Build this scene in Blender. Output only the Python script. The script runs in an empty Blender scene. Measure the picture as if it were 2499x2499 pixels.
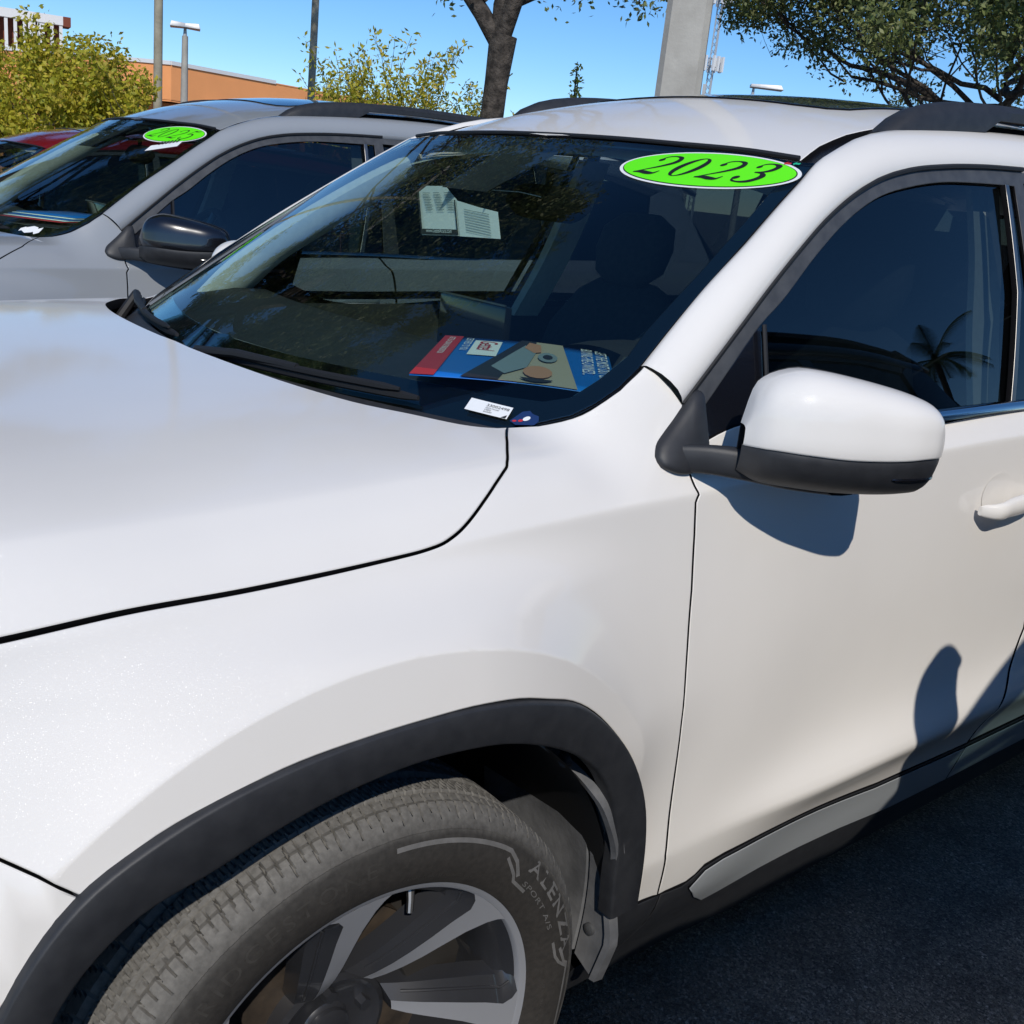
import bpy, bmesh, math, random
import numpy as np
from mathutils import Vector, Matrix, Euler
from mathutils.geometry import delaunay_2d_cdt
R=math.radians
scene=bpy.context.scene
col=scene.collection
# ---------------------------------------------------------------- camera
CAM=np.array([-.6472,-1.8313,1.4545]); YAW,PITCH,ROLL=.8443,-.2892,.1081
_f=Vector((math.cos(YAW)*math.cos(PITCH),math.sin(YAW)*math.cos(PITCH),math.sin(PITCH)))
_r=Vector((math.sin(YAW),-math.cos(YAW),0)); _u=_r.cross(_f)
_r2=_r*math.cos(ROLL)+_u*math.sin(ROLL); _u2=-_r*math.sin(ROLL)+_u*math.cos(ROLL)
cd=bpy.data.cameras.new('camera'); cam=bpy.data.objects.new('camera',cd); col.objects.link(cam)
cam.matrix_world=Matrix(((_r2.x,_u2.x,-_f.x,CAM[0]),(_r2.y,_u2.y,-_f.y,CAM[1]),(_r2.z,_u2.z,-_f.z,CAM[2]),(0,0,0,1)))
cd.sensor_width=36; cd.lens=36*2626.7/2499; cd.clip_start=.02; cd.clip_end=3000
scene.camera=cam
# ---------------------------------------------------------------- daylight
SUN=Vector((.43,.63,-.645)).normalized()          # direction the light travels
ELEV=math.asin(-SUN.z); AZ=math.atan2(-SUN.x,-SUN.y)   # compass angle of the sun measured from +y towards +x
w=bpy.data.worlds.new('World'); scene.world=w; w.use_nodes=True
nt=w.node_tree; nt.nodes.clear()
out=nt.nodes.new('ShaderNodeOutputWorld'); bg=nt.nodes.new('ShaderNodeBackground'); sky=nt.nodes.new('ShaderNodeTexSky')
sky.sky_type='NISHITA'; sky.sun_disc=False; sky.sun_elevation=ELEV; sky.sun_rotation=AZ
sky.altitude=1500; sky.air_density=1.0; sky.dust_density=0.; sky.ozone_density=6.
bg.inputs['Strength'].default_value=.128
hs=nt.nodes.new('ShaderNodeHueSaturation'); hs.inputs['Saturation'].default_value=1.15; nt.links.new(sky.outputs[0],hs.inputs['Color']); nt.links.new(hs.outputs[0],bg.inputs[0]); nt.links.new(bg.outputs[0],out.inputs[0])
sd=bpy.data.lights.new('sun','SUN'); sd.energy=3.25; sd.angle=R(.53); sd.color=(1,.945,.865)
sun=bpy.data.objects.new('sun',sd); col.objects.link(sun); sun.rotation_euler=SUN.to_track_quat('-Z','Y').to_euler(); sun.location=(-8,-12,14)
vs=scene.view_settings; vs.view_transform='Standard'; vs.look='None'; vs.exposure=0; vs.gamma=1; vs.use_curve_mapping=False

# ---------------------------------------------------------------- car surfaces (metres; x rearward from the front axle, y to the car's right, z up)
XS=np.array([-.92,-.7,-.45,-.15,.15,.30,.37,.44,.53,.62,1.0,1.5,2.2,3.0,3.6,4.0])
def hermite(xs,ys,x):
    xs=np.asarray(xs,float); ys=np.asarray(ys,float); x=np.asarray(x,float)
    h=np.diff(xs); s=np.diff(ys,axis=0)/(h.reshape(-1,*([1]*(ys.ndim-1))))
    m=np.empty_like(ys); m[0]=s[0]; m[-1]=s[-1]
    hh=h.reshape(-1,*([1]*(ys.ndim-1)))
    m[1:-1]=(s[:-1]*hh[1:]+s[1:]*hh[:-1])/(hh[1:]+hh[:-1])
    i=np.clip(np.searchsorted(xs,x)-1,0,len(xs)-2)
    u=(x-xs[i])/h[i]; sh=u.shape+(1,)*(ys.ndim-1); u=u.reshape(sh); H=h[i].reshape(sh)
    lin=u
    u=np.clip(u,0,1); ex=(lin-u)*H
    r=(2*u**3-3*u*u+1)*ys[i]+(u**3-2*u*u+u)*H*m[i]+(-2*u**3+3*u*u)*ys[i+1]+(u**3-u*u)*H*m[i+1]
    return r+ex*np.where(lin<0,m[i],np.where(lin>1,m[i+1],0))
def kf(xs,v): return hermite(np.array(xs,float),np.array(v,float),XS)
_X0=[-.92,-.7,-.45,-.15,.15,.45,.62,1.0,1.5,2.2,3.0,3.6,4.0]
ZC=kf(_X0,[.93,.975,.999,1.016,1.033,1.043,1.046,1.060,1.082,1.10,1.125,1.14,1.14])    # crease height
WC=kf(_X0,[.66,.80,.846,.861,.850,.836,.830,.850,.870,.882,.882,.855,.80])             # crease half-width
WR=kf(_X0,[.70,.86,.915,.92,.92,.917,.917,.930,.932,.934,.934,.92,.86])                # sill half-width
SH=kf([-.92,-.7,-.45,-.15,.15,.37,.62,4.],[.965,1.035,1.070,1.082,1.097,1.106,1.110,1.11]) # hood shoulder height
SW=kf([-.92,-.7,-.45,-.15,.15,.37,.62,4.],[.56,.70,.765,.775,.773,.768,.76,.74])        # hood shoulder half-width
def lower_ctrl():
    rows=[]
    for i,x in enumerate(XS):
        zc,wc,wr,hz,sw=ZC[i],WC[i],WR[i],SH[i],SW[i]
        d=np.clip((x-.60)/.40,0,1); d=d*d*(3-2*d)          # 0 fender, 1 door
        def s(z,a,b): return (wc+a*(1-d)+b*d,z)
        L=[(wr-.12,.150),(wr-.080,.240),(wr-.016*(1-d)-.056*d,.335),(wr-.006*(1-d)-.034*d,.405+.006*d),((wr-.009)*d+(wc+.086)*(1-d),.462-.009*d),((wr+.002)*d+(wc+.085)*(1-d),.475),
           s(.512,.079,.050),s(.56,.073,.031),s(.63,.065,.023),s(.71,.053,.020),s(.81,.037,.017),s(.90,.023,.012),
           s(zc-.062,.009,.006),s(zc-.014,.003,.002),(wc+.001,zc),(wc-.006,zc+.006)]
        hf=np.array([(wc*.45+sw*.55+.008,(zc*.45+hz*.55)+.004),(sw+.004,hz-.003),(sw-.006,hz+.003),(sw-.085,hz+.020),(sw-.24,hz+.034),(.27,hz+.040),(0,hz+.042)])
        if abs(x-.44)<.01: hf=np.array([(.805,1.075),(.770,1.106),(.757,1.118),(.725,1.146),(.69,1.172),(.3,1.2),(0,1.2)])
        if abs(x-.53)<.01: hf=np.array([(.803,1.082),(.781,1.114),(.767,1.145),(.746,1.192),(.722,1.235),(.3,1.25),(0,1.25)])
        if abs(x-.62)<.01: hf=np.array([(.801,1.090),(.787,1.132),(.779,1.166),(.757,1.222),(.730,1.262),(.3,1.3),(0,1.3)])
        zb=zc+.044
        dr=np.array([(wc-.018,zc+.022),(wc-.030,zb-.006),(wc-.036,zb),(wc-.09,zb+.004),(wc-.24,zb+.004),(.27,zb+.004),(0,zb+.004)])
        if x>.8: hf=dr
        rows.append(L+[tuple(q) for q in hf])
    return np.array(rows)
LC=lower_ctrl(); NT=LC.shape[1]
def bsp(P,t):
    # P (...,K,2) per-sample control rows, t (...) -> uniform cubic b-spline, mirrored at the hood centre
    K=P.shape[-2]; a=2*P[...,:1,:]-P[...,1:2,:]; b=P[...,-2:-1,:]*np.array([-1,1])
    Q=np.concatenate([a,P,b],-2)
    t=np.clip(t,0,K-1-1e-9); i=np.floor(t).astype(int); u=(t-i)[...,None]
    g=lambda k: np.take_along_axis(Q,(i+k)[...,None,None].repeat(2,-1),-2)[...,0,:]
    return ((1-u)**3*g(0)+(3*u**3-6*u*u+4)*g(1)+(-3*u**3+3*u*u+3*u+1)*g(2)+u**3*g(3))/6
HUB=(0.0,.369); WBASE=2.89
def flare(x,z,w):
    for xc in (0.0,WBASE):
        r=np.hypot(x-xc,(z-HUB[1]))
        a_=np.clip((x-xc)/.28,0,1); b_=np.clip((.74-z)/.30,0,1); r=np.hypot((x-xc)*(1+a_*a_*(3-2*a_)*(.37*b_*b_*(3-2*b_))),z-HUB[1])
        q=np.clip((r-.582)/.26,0,1); s=(1-q)**3
        q2=np.clip((r-.570)/.05,0,1)
        s=s*np.clip((z-.26)/.10,0,1)
        e=np.clip((x-xc-.10)/.36,0,1); wt=.966-.036*e*e*(3-2*e)-.20*(np.clip(r,.50,.582)-.53)
        k=np.clip((1.036-z)/.085,0,1); s=s*k*k*(3-2*k)
        w=w+s*np.maximum(wt-w,0)
    return w
def Lw(x,t):
    x,t=np.broadcast_arrays(np.asarray(x,float),np.asarray(t,float))
    ctrl=hermite(XS,LC,x); q=bsp(ctrl,t); w,z=q[...,0],q[...,1]
    return flare(x,z,w),z
def L(x,t):
    w,z=Lw(x,t); x=np.broadcast_to(np.asarray(x,float),w.shape)
    return np.stack([x,-w,z],-1)
GX=[.2,.62,1.0,1.3,1.69,2.3,3.0,3.6,4.0]; GW=[.74,.789,.816,.829,.836,.838,.826,.80,.76]
def G(x,z):
    x,z=np.broadcast_arrays(np.asarray(x,float),np.asarray(z,float)); h=z-1.13
    return np.stack([x,-(hermite(GX,np.array(GW),x)-.30*h-.16*np.maximum(h,0)**2),z],-1)
def W(y,z):
    y,z=np.broadcast_arrays(np.asarray(y,float),np.asarray(z,float)); h=z-1.13
    c=.40-.30*h
    x=.205+1.62*h+.25*h*h+c*y*y
    return np.stack([x,y,z],-1)
RX=[.9,1.0,1.2,1.5,1.9,2.4,3.2,3.9,4.2]; RZ=[1.548,1.59,1.66,1.722,1.757,1.765,1.735,1.65,1.60]
def RF(x,y):
    x,y=np.broadcast_arrays(np.asarray(x,float),np.asarray(y,float))
    return np.stack([x,y,hermite(RX,np.array(RZ),x)-.15*y*y-.06*y**4],-1)
# ---------------------------------------------------------------- helpers
rng=np.random.default_rng(7)
def link(name,me,mat=None,parent=None):
    o=bpy.data.objects.new(name,me); col.objects.link(o)
    if mat is not None: me.materials.append(mat)
    if parent is not None: o.parent=parent
    return o
def tag(o,label=None,cat=None,group=None,kind=None):
    for k,v in (('label',label),('category',cat),('group',group),('kind',kind)):
        if v: o[k]=v
    return o
def empty(name,loc=(0,0,0),rz=0):
    o=bpy.data.objects.new(name,None); col.objects.link(o); o.location=loc; o.rotation_euler=(0,0,rz); o.empty_display_size=.2
    return o
def mesh(V,F,name='mesh',smooth=True,normals=None,sharp=None):
    me=bpy.data.meshes.new(name)
    V=np.asarray(V,float)
    me.from_pydata([tuple(v) for v in V],[],[tuple(int(i) for i in f) for f in F])
    if smooth: me.shade_smooth()
    me.update()
    if normals is not None: me.normals_split_custom_set_from_vertices([tuple(n) for n in normals])
    elif sharp: me.set_sharp_from_angle(angle=R(sharp))
    return me
class MB:
    """collects shapes, builds ONE mesh"""
    def __init__(s): s.V=[]; s.F=[]; s.M=[]; s.mi=0
    def add(s,V,F):
        b=len(s.V); s.V+= [tuple(map(float,v)) for v in V]; s.F+=[tuple(i+b for i in f) for f in F]; s.M+=[s.mi]*len(F); return s
    def box(s,a,b):
        x0,y0,z0=a; x1,y1,z1=b
        return s.add([(x0,y0,z0),(x1,y0,z0),(x1,y1,z0),(x0,y1,z0),(x0,y0,z1),(x1,y0,z1),(x1,y1,z1),(x0,y1,z1)],
                     [(0,3,2,1),(4,5,6,7),(0,1,5,4),(1,2,6,5),(2,3,7,6),(3,0,4,7)])
    def tube(s,pts,rad,n=10,cap=True):
        pts=[Vector(p) for p in pts]; k=len(pts); rad=rad if hasattr(rad,'__len__') else [rad]*k
        t0=(pts[1]-pts[0]).normalized(); up=Vector((0,0,1)) if abs(t0.z)<.9 else Vector((1,0,0))
        V=[];prev=None
        for i,p in enumerate(pts):
            t=((pts[min(i+1,k-1)]-p).normalized()+(p-pts[max(i-1,0)]).normalized())
            t=t.normalized() if t.length>1e-9 else t0
            a=(up-t*up.dot(t)).normalized() if prev is None else (prev-t*prev.dot(t)).normalized()
            prev=a; b=t.cross(a)
            for j in range(n):
                th=2*math.pi*j/n; V.append(p+(a*math.cos(th)+b*math.sin(th))*rad[i])
        F=[(i*n+j,i*n+(j+1)%n,(i+1)*n+(j+1)%n,(i+1)*n+j) for i in range(k-1) for j in range(n)]
        if cap: F+= [tuple(range(n-1,-1,-1)),tuple((k-1)*n+j for j in range(n))]
        return s.add(V,F)
    def prism(s,poly,fn0,fn1):
        n=len(poly); V=[fn0(*p) for p in poly]+[fn1(*p) for p in poly]
        return s.add(V,[tuple(range(n)),tuple(range(2*n-1,n-1,-1))]+[(i,i+n,(i+1)%n+n,(i+1)%n) for i in range(n)])
    def build(s,name,mat,parent=None,sharp=35,bevel=0,seg=2):
        me=bpy.data.meshes.new(name); me.from_pydata(s.V,[],s.F)
        bm=bmesh.new(); bm.from_mesh(me); bmesh.ops.recalc_face_normals(bm,faces=bm.faces)
        if bevel>0:
            es=[e for e in bm.edges if len(e.link_faces)==2 and e.calc_face_angle(0)>R(30)]
            bmesh.ops.bevel(bm,geom=es,offset=bevel,segments=seg,affect='EDGES',clamp_overlap=True,profile=.6)
        bm.to_mesh(me); bm.free()
        me.shade_smooth(); me.set_sharp_from_angle(angle=R(sharp))
        return link(name,me,mat,parent)
def grid_faces(n,m,wrap_n=False,wrap_m=False,flip=False):
    F=[]
    for i in range(n if wrap_n else n-1):
        for j in range(m if wrap_m else m-1):
            a=(i*m+j,((i+1)%n)*m+j,((i+1)%n)*m+(j+1)%m,i*m+(j+1)%m)
            F.append(a[::-1] if flip else a)
    return F
def grid(name,fn,us,vs,mat,parent=None,flip=False,sharp=None,thick=0):
    V=[fn(u,v) for u in us for v in vs]
    o=link(name,mesh(V,grid_faces(len(us),len(vs),flip=flip),name,sharp=sharp),mat,parent)
    if thick:
        m=o.modifiers.new('solid','SOLIDIFY'); m.thickness=thick; m.offset=-1
    return o
def smooth_poly(P,n):
    """resample a polyline (k,d) through its points (Catmull-Rom, chord length)"""
    P=np.asarray(P,float); d=np.r_[0,np.cumsum(np.linalg.norm(np.diff(P,axis=0),axis=1))]
    return hermite(d,P,np.linspace(0,d[-1],n))
def rounded(poly,step):
    """densify closed polygon edges"""
    P=np.asarray(poly,float); out=[]
    for i in range(len(P)):
        a,b=P[i],P[(i+1)%len(P)]; n=max(1,int(np.ceil(np.linalg.norm(b-a)/step)))
        out+=[a+(b-a)*k/n for k in range(n)]
    return np.array(out)
def inside(P,q):
    x,y=q[:,0],q[:,1]; r=np.zeros(len(q),bool); n=len(P)
    for i in range(n):
        a,b=P[i],P[(i+1)%n]
        c=((a[1]>y)!=(b[1]>y))
        with np.errstate(divide='ignore',invalid='ignore'):
            r^= c&(x<(b[0]-a[0])*(y-a[1])/(b[1]-a[1]+1e-30)+a[0])
    return r
def surf_frame(S,u,v,e=1e-4):
    pu=(S(u+e,v)-S(u-e,v))/(2*e); pv=(S(u,v+e)-S(u,v-e))/(2*e)
    n=np.cross(pu,pv); n/=np.linalg.norm(n,axis=-1,keepdims=True)+1e-12
    return pu,pv,n
def panel_geo(S,poly,sv=1.,step=.02,inset=.002,lift=0.,sign=1,flange=.012,roll=.0022,free=None,smooth_b=False,feat=(),inset_fn=None):
    """trimmed sheet on a surface S(u,v): polygon in (u,v); sv scales v to metres. returns V,F,N (V lifted along the outward normal)"""
    poly=np.asarray(poly,float)
    B=rounded(poly*np.array([1,sv]),step)
    # orientation ccw in (u,v*sv)
    area=.5*np.sum(B[:,0]*np.roll(B[:,1],-1)-np.roll(B[:,0],-1)*B[:,1])
    if area<0: B=B[::-1]
    if smooth_b:
        for _ in range(2): B=.25*np.roll(B,1,0)+.5*B+.25*np.roll(B,-1,0)
    U=B[:,0]; Vv=B[:,1]/sv
    def rings(dist):
        pu,pv,n=surf_frame(S,U,Vv); P=S(U,Vv)
        t=np.roll(P,-1,0)-np.roll(P,1,0); t/=np.linalg.norm(t,axis=1,keepdims=True)+1e-12
        nn=np.cross(pu,pv); nn/=np.linalg.norm(nn,axis=1,keepdims=True)+1e-12
        inn=np.cross(nn,t)                              # inward (ccw polygon)
        a=(pu*pu).sum(1); b=(pu*pv).sum(1); c=(pv*pv).sum(1); d1=(inn*pu).sum(1); d2=(inn*pv).sum(1); det=a*c-b*b+1e-12
        dist=dist if np.isscalar(dist) else dist; kk=(inset_fn(P)+(dist-inset)) if inset_fn is not None else dist
        k=kk if free is None else np.where(free(P),0,kk)
        return U+(d1*c-d2*b)/det*k, Vv+(a*d2-b*d1)/det*k, inn, nn
    u0,v0,inn,nn=rings(inset); u1,v1,_,_=rings(inset+roll)
    B1=np.c_[u1,v1*sv]
    lo=B1.min(0); hi=B1.max(0)
    gu=np.arange(lo[0]+step*.5,hi[0],step); gv=np.arange(lo[1]+step*.5,hi[1],step)
    GU,GV=np.meshgrid(gu,gv,indexing='ij'); Q=np.c_[GU.ravel(),GV.ravel()]
    if len(Q):
        Q=Q[inside(B1,Q)]
        if len(Q):
            keep=np.ones(len(Q),bool)
            for a in range(0,len(Q),4000):
                d=((Q[a:a+4000,None,:]-B1[None])**2).sum(-1).min(1); keep[a:a+4000]=d>(step*.45)**2
            Q=Q[keep]
    nb=len(B1); E=[]; FP=[]
    for pl in feat:
        pl=np.asarray(pl,float)*np.array([1,sv]); ok=inside(B1,pl)&((((pl[:,None]-B1[None])**2).sum(-1).min(1))>(step*.3)**2)
        i0=None
        for k_,q_ in enumerate(pl):
            if not ok[k_]: i0=None; continue
            FP.append(q_); 
            if i0 is not None: E.append((i0,nb+len(FP)-1))
            i0=nb+len(FP)-1
    if FP:
        FPa=np.array(FP)
        if len(Q): Q=Q[(((Q[:,None]-FPa[None])**2).sum(-1).min(1))>(step*.5)**2]
        pts=np.r_[B1,FPa,Q]
    else: pts=np.r_[B1,Q] if len(Q) else B1
    r=delaunay_2d_cdt([Vector((float(a),float(b))) for a,b in pts],E,[list(range(nb))],1,1e-7)
    vo=np.array([[v.x,v.y] for v in r[0]]); Fc=[tuple(f) for f in r[2]]
    orig=r[3]
    u=vo[:,0]; v=vo[:,1]/sv
    pu,pv,n=surf_frame(S,u,v); P=S(u,v)
    n=n*sign; P=P+n*lift
    # map boundary vertices
    bidx=np.full(nb,-1,int)
    for k,src in enumerate(orig):
        for s_ in src:
            if s_<nb: bidx[s_]=k
    FL=[]; V=[P]; N=[n]; F=list(Fc) if sign>0 else [f[::-1] for f in Fc]
    P0=S(u0,v0); _,_,n0=surf_frame(S,u0,v0); n0=n0*sign; P0=P0+n0*(lift-roll*.45)
    outw=-inn
    tilt=n0*.6+outw*.8
    base=len(P); V.append(P0); N.append(tilt/np.linalg.norm(tilt,axis=1,keepdims=True))
    P2=P0-n0*flange; V.append(P2); N.append(outw)
    isfree=np.zeros(nb,bool) if free is None else free(S(U,Vv))
    for k in range(nb):
        k2=(k+1)%nb
        if bidx[k]<0 or bidx[k2]<0: continue
        if isfree[k] and isfree[k2]: continue
        q=(bidx[k],bidx[k2],base+k2,base+k); q2=(base+k,base+k2,base+nb+k2,base+nb+k)
        # ccw in uv with +n out: outer ring is outside => reverse order
        F.append(q[::-1] if sign>0 else q); FL.append(q2[::-1] if sign>0 else q2)
    return np.concatenate(V),F,np.concatenate(N),FL
MIRY=np.array([1,-1,1.])
def mirror_geo(V,F,N,FL=()): return V*MIRY,[tuple(f[::-1]) for f in F],N*MIRY,[tuple(f[::-1]) for f in FL]
def join_geo(a,b):
    k=len(a[0]); sh=lambda F:[tuple(i+k for i in f) for f in F]
    return np.r_[a[0],b[0]],list(a[1])+sh(b[1]),np.r_[a[2],b[2]],list(a[3])+sh(b[3])
def geo_obj(name,g,mat,parent):
    me=mesh(g[0],list(g[1])+list(g[3]),name,normals=g[2]); o=link(name,me,mat,parent)
    if g[3]:
        me.materials.append(M['gap']); idx=np.zeros(len(me.polygons),int); idx[len(g[1]):]=1; me.polygons.foreach_set('material_index',idx)
    return o
def sides(name,g,mat,parent):
    """the driver's side sheet and its mirror image as two objects"""
    return geo_obj(name,g,mat,parent),geo_obj(name,mirror_geo(*g),mat,parent)
_TT=np.linspace(0,NT-1,420)
def tz(x,z):
    zz=Lw(float(x),_TT)[1]; return float(np.interp(z,zz,_TT))
def copy_tree(o,parent=None,swap=None,skip=()):
    c=o.copy(); col.objects.link(c); c.parent=parent
    if swap and c.type=='MESH':
        for i,sl in enumerate(c.material_slots):
            m_=o.data.materials[i]
            if m_ and m_.name in swap: sl.link='OBJECT'; sl.material=swap[m_.name]
    for ch in list(o.children):
        if ch.name.split('.')[0] in skip: continue
        copy_tree(ch,c,swap,skip)
    return c
# ---------------------------------------------------------------- materials
def mat(name,color=(.5,.5,.5),rough=.5,metal=0,coat=0,spec=.5,**k):
    m=bpy.data.materials.new(name); m.use_nodes=True; b=m.node_tree.nodes['Principled BSDF']
    b.inputs['Base Color'].default_value=(*color,1); b.inputs['Roughness'].default_value=rough; b.inputs['Metallic'].default_value=metal
    b.inputs['Coat Weight'].default_value=coat; b.inputs['Coat Roughness'].default_value=k.get('cr',.03); b.inputs['Specular IOR Level'].default_value=spec
    if 'emit' in k: b.inputs['Emission Color'].default_value=(*k['emit'],1); b.inputs['Emission Strength'].default_value=k.get('es',1)
    return m
def N(m,t,**k):
    n=m.node_tree.nodes.new(t)
    for a,v in k.items():
        if a in n.inputs: n.inputs[a].default_value=v
        else: setattr(n,a,v)
    return n
def lk(m,a,b): m.node_tree.links.new(a,b)
def bsdf(m): return m.node_tree.nodes['Principled BSDF']
def coords(m,scale=(1,1,1),obj=True):
    t=N(m,'ShaderNodeTexCoord'); mp=N(m,'ShaderNodeMapping'); mp.inputs['Scale'].default_value=scale
    lk(m,t.outputs['Object' if obj else 'Generated'],mp.inputs[0]); return mp.outputs[0]
def noise(m,vec,scale,detail=4,rough=.55):
    n=N(m,'ShaderNodeTexNoise'); n.inputs['Scale'].default_value=scale; n.inputs['Detail'].default_value=detail; n.inputs['Roughness'].default_value=rough
    lk(m,vec,n.inputs['Vector']); return n.outputs['Fac']
def ramp(m,fac,stops):
    r=N(m,'ShaderNodeValToRGB'); e=r.color_ramp.elements
    while len(e)<len(stops): e.new(.5)
    for i,(p,c) in enumerate(stops): e[i].position=p; e[i].color=(*c,1) if len(c)==3 else c
    lk(m,fac,r.inputs[0]); return r.outputs[0]
def bump(m,h,strength=.2,dist=.002):
    b=N(m,'ShaderNodeBump'); b.inputs['Strength'].default_value=strength; b.inputs['Distance'].default_value=dist; lk(m,h,b.inputs['Height'])
    lk(m,b.outputs[0],bsdf(m).inputs['Normal']); return b
def mottled(name,c0,c1,scale=8,rough=.6,detail=5,bs=.15,bd=.002,bscale=None,lo=.35,hi=.65,metal=0,spec=.5,r2=None):
    m=mat(name,c0,rough,metal,spec=spec); v=coords(m); f=noise(m,v,scale,detail)
    lk(m,ramp(m,f,[(lo,c0),(hi,c1)]),bsdf(m).inputs['Base Color'])
    if bs: bump(m,noise(m,v,bscale or scale*6,3),bs,bd)
    if r2 is not None:
        f2=noise(m,v,scale*2.3,4); lk(m,ramp(m,f2,[(.35,(rough,)*3),(.65,(r2,)*3)]),bsdf(m).inputs['Roughness'])
    return m
def paint(name,color,flake=0.,metal=0.,rough=.35,coat=1.):
    """clear-coated car paint; flake = share of small mirror flakes under the lacquer"""
    m=mat(name,color,rough,metal,coat=coat,spec=.12); v=coords(m)
    n=noise(m,v,3.,3); d=tuple(c*.955 for c in color)
    lk(m,ramp(m,n,[(.3,d),(.7,color)]),bsdf(m).inputs['Base Color'])
    bp=N(m,'ShaderNodeBump'); bp.inputs['Strength'].default_value=.02; bp.inputs['Distance'].default_value=.0008; lk(m,noise(m,v,900,2),bp.inputs['Height'])
    lk(m,bp.outputs[0],bsdf(m).inputs['Coat Normal'])
    lk(m,ramp(m,noise(m,v,22,6,.7),[(.40,(.02,)*3),(.58,(.05,)*3),(.72,(.16,)*3)]),bsdf(m).inputs['Coat Roughness'])
    if flake:
        vo=N(m,'ShaderNodeTexVoronoi'); vo.inputs['Scale'].default_value=2600; lk(m,v,vo.inputs['Vector'])
        geo=N(m,'ShaderNodeNewGeometry')
        sub=N(m,'ShaderNodeVectorMath',operation='SUBTRACT'); sub.inputs[1].default_value=(.5,.5,.5); lk(m,vo.outputs['Color'],sub.inputs[0])
        sc=N(m,'ShaderNodeVectorMath',operation='SCALE'); sc.inputs['Scale'].default_value=.75; lk(m,sub.outputs[0],sc.inputs[0])
        ad=N(m,'ShaderNodeVectorMath',operation='ADD'); lk(m,sc.outputs[0],ad.inputs[0]); lk(m,geo.outputs['Normal'],ad.inputs[1])
        nm=N(m,'ShaderNodeVectorMath',operation='NORMALIZE'); lk(m,ad.outputs[0],nm.inputs[0])
        gl=N(m,'ShaderNodeBsdfGlossy'); gl.inputs['Roughness'].default_value=.30; gl.inputs['Color'].default_value=(.95,.97,1,1); lk(m,nm.outputs[0],gl.inputs['Normal'])
        wn=N(m,'ShaderNodeTexWhiteNoise'); lk(m,vo.outputs['Color'],wn.inputs['Vector'])
        gt=N(m,'ShaderNodeMath',operation='GREATER_THAN'); gt.inputs[1].default_value=.90; lk(m,wn.outputs['Value'],gt.inputs[0])
        mu=N(m,'ShaderNodeMath',operation='MULTIPLY'); mu.inputs[1].default_value=flake; lk(m,gt.outputs[0],mu.inputs[0])
        mx=N(m,'ShaderNodeMixShader'); lk(m,mu.outputs[0],mx.inputs[0]); lk(m,bsdf(m).outputs[0],mx.inputs[1]); lk(m,gl.outputs[0],mx.inputs[2])
        o=[n for n in m.node_tree.nodes if n.type=='OUTPUT_MATERIAL'][0]; lk(m,mx.outputs[0],o.inputs[0])
    return m
def glass(name,tint,f0=.08,rough=0.):
    """thin tinted pane seen from either side: straight-through tint plus a Schlick mirror"""
    m=bpy.data.materials.new(name); m.use_nodes=True; t=m.node_tree; t.nodes.clear()
    o=t.nodes.new('ShaderNodeOutputMaterial'); tr=t.nodes.new('ShaderNodeBsdfTransparent'); gl=t.nodes.new('ShaderNodeBsdfGlossy'); lw=t.nodes.new('ShaderNodeLayerWeight'); mx=t.nodes.new('ShaderNodeMixShader')
    tr.inputs[0].default_value=(*tint,1); gl.inputs['Roughness'].default_value=rough; lw.inputs['Blend'].default_value=.5
    pw=t.nodes.new('ShaderNodeMath'); pw.operation='POWER'; pw.inputs[1].default_value=5; ma=t.nodes.new('ShaderNodeMath'); ma.operation='MULTIPLY_ADD'; ma.inputs[1].default_value=1-f0; ma.inputs[2].default_value=f0
    t.links.new(lw.outputs['Facing'],pw.inputs[0]); t.links.new(pw.outputs[0],ma.inputs[0]); t.links.new(ma.outputs[0],mx.inputs[0])
    t.links.new(tr.outputs[0],mx.inputs[1]); t.links.new(gl.outputs[0],mx.inputs[2]); t.links.new(mx.outputs[0],o.inputs[0])
    return m
M={}
M['white']=paint('white_pearl_paint',(.82,.785,.73),flake=.06,coat=.62)
M['grey']=paint('grey_paint',(.30,.318,.338),rough=.4)
M['red']=paint('red_metallic_paint',(.30,.008,.010),metal=.25)
M['dark']=paint('charcoal_paint',(.03,.034,.04))
M['black_gloss']=mat('black_gloss',(.006,.006,.008),.25,coat=1.)
M['plastic']=mottled('black_textured_plastic',(.020,.021,.024),(.028,.029,.032),40,.52,bs=.25,bd=.0006,bscale=1500)
M['plastic_grey']=mottled('dark_grey_plastic',(.05,.052,.056),(.075,.077,.08),30,.5,bs=.2,bd=.0006,bscale=1500)
M['rubber']=mat('black_rubber',(.012,.012,.013),.6)
M['gap']=mat('dark_gap',(.004,.004,.005),.9,spec=.1)
M['chrome']=mat('bright_chrome',(.62,.62,.63),.08,1.)
M['satin']=mat('satin_metal',(.30,.29,.275),.42,1.)
M['windshield']=glass('windshield_glass',(.76,.90,.83),.085)
M['tint']=glass('tinted_glass',(.06,.07,.08),.08)
M['side_glass']=glass('side_glass',(.25,.31,.32),.105)
M['frit']=mat('black_frit',(.004,.004,.005),.05,coat=1.)
M['lens']=glass('lamp_lens',(.85,.87,.9),.06)
# ---------------------------------------------------------------- the parked SUV (all in car coordinates)
SV=.055
def Lp(poly,**k):
    k.setdefault('step',.022); return panel_geo(L,poly,sv=SV,sign=LSIGN,**k)
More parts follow.
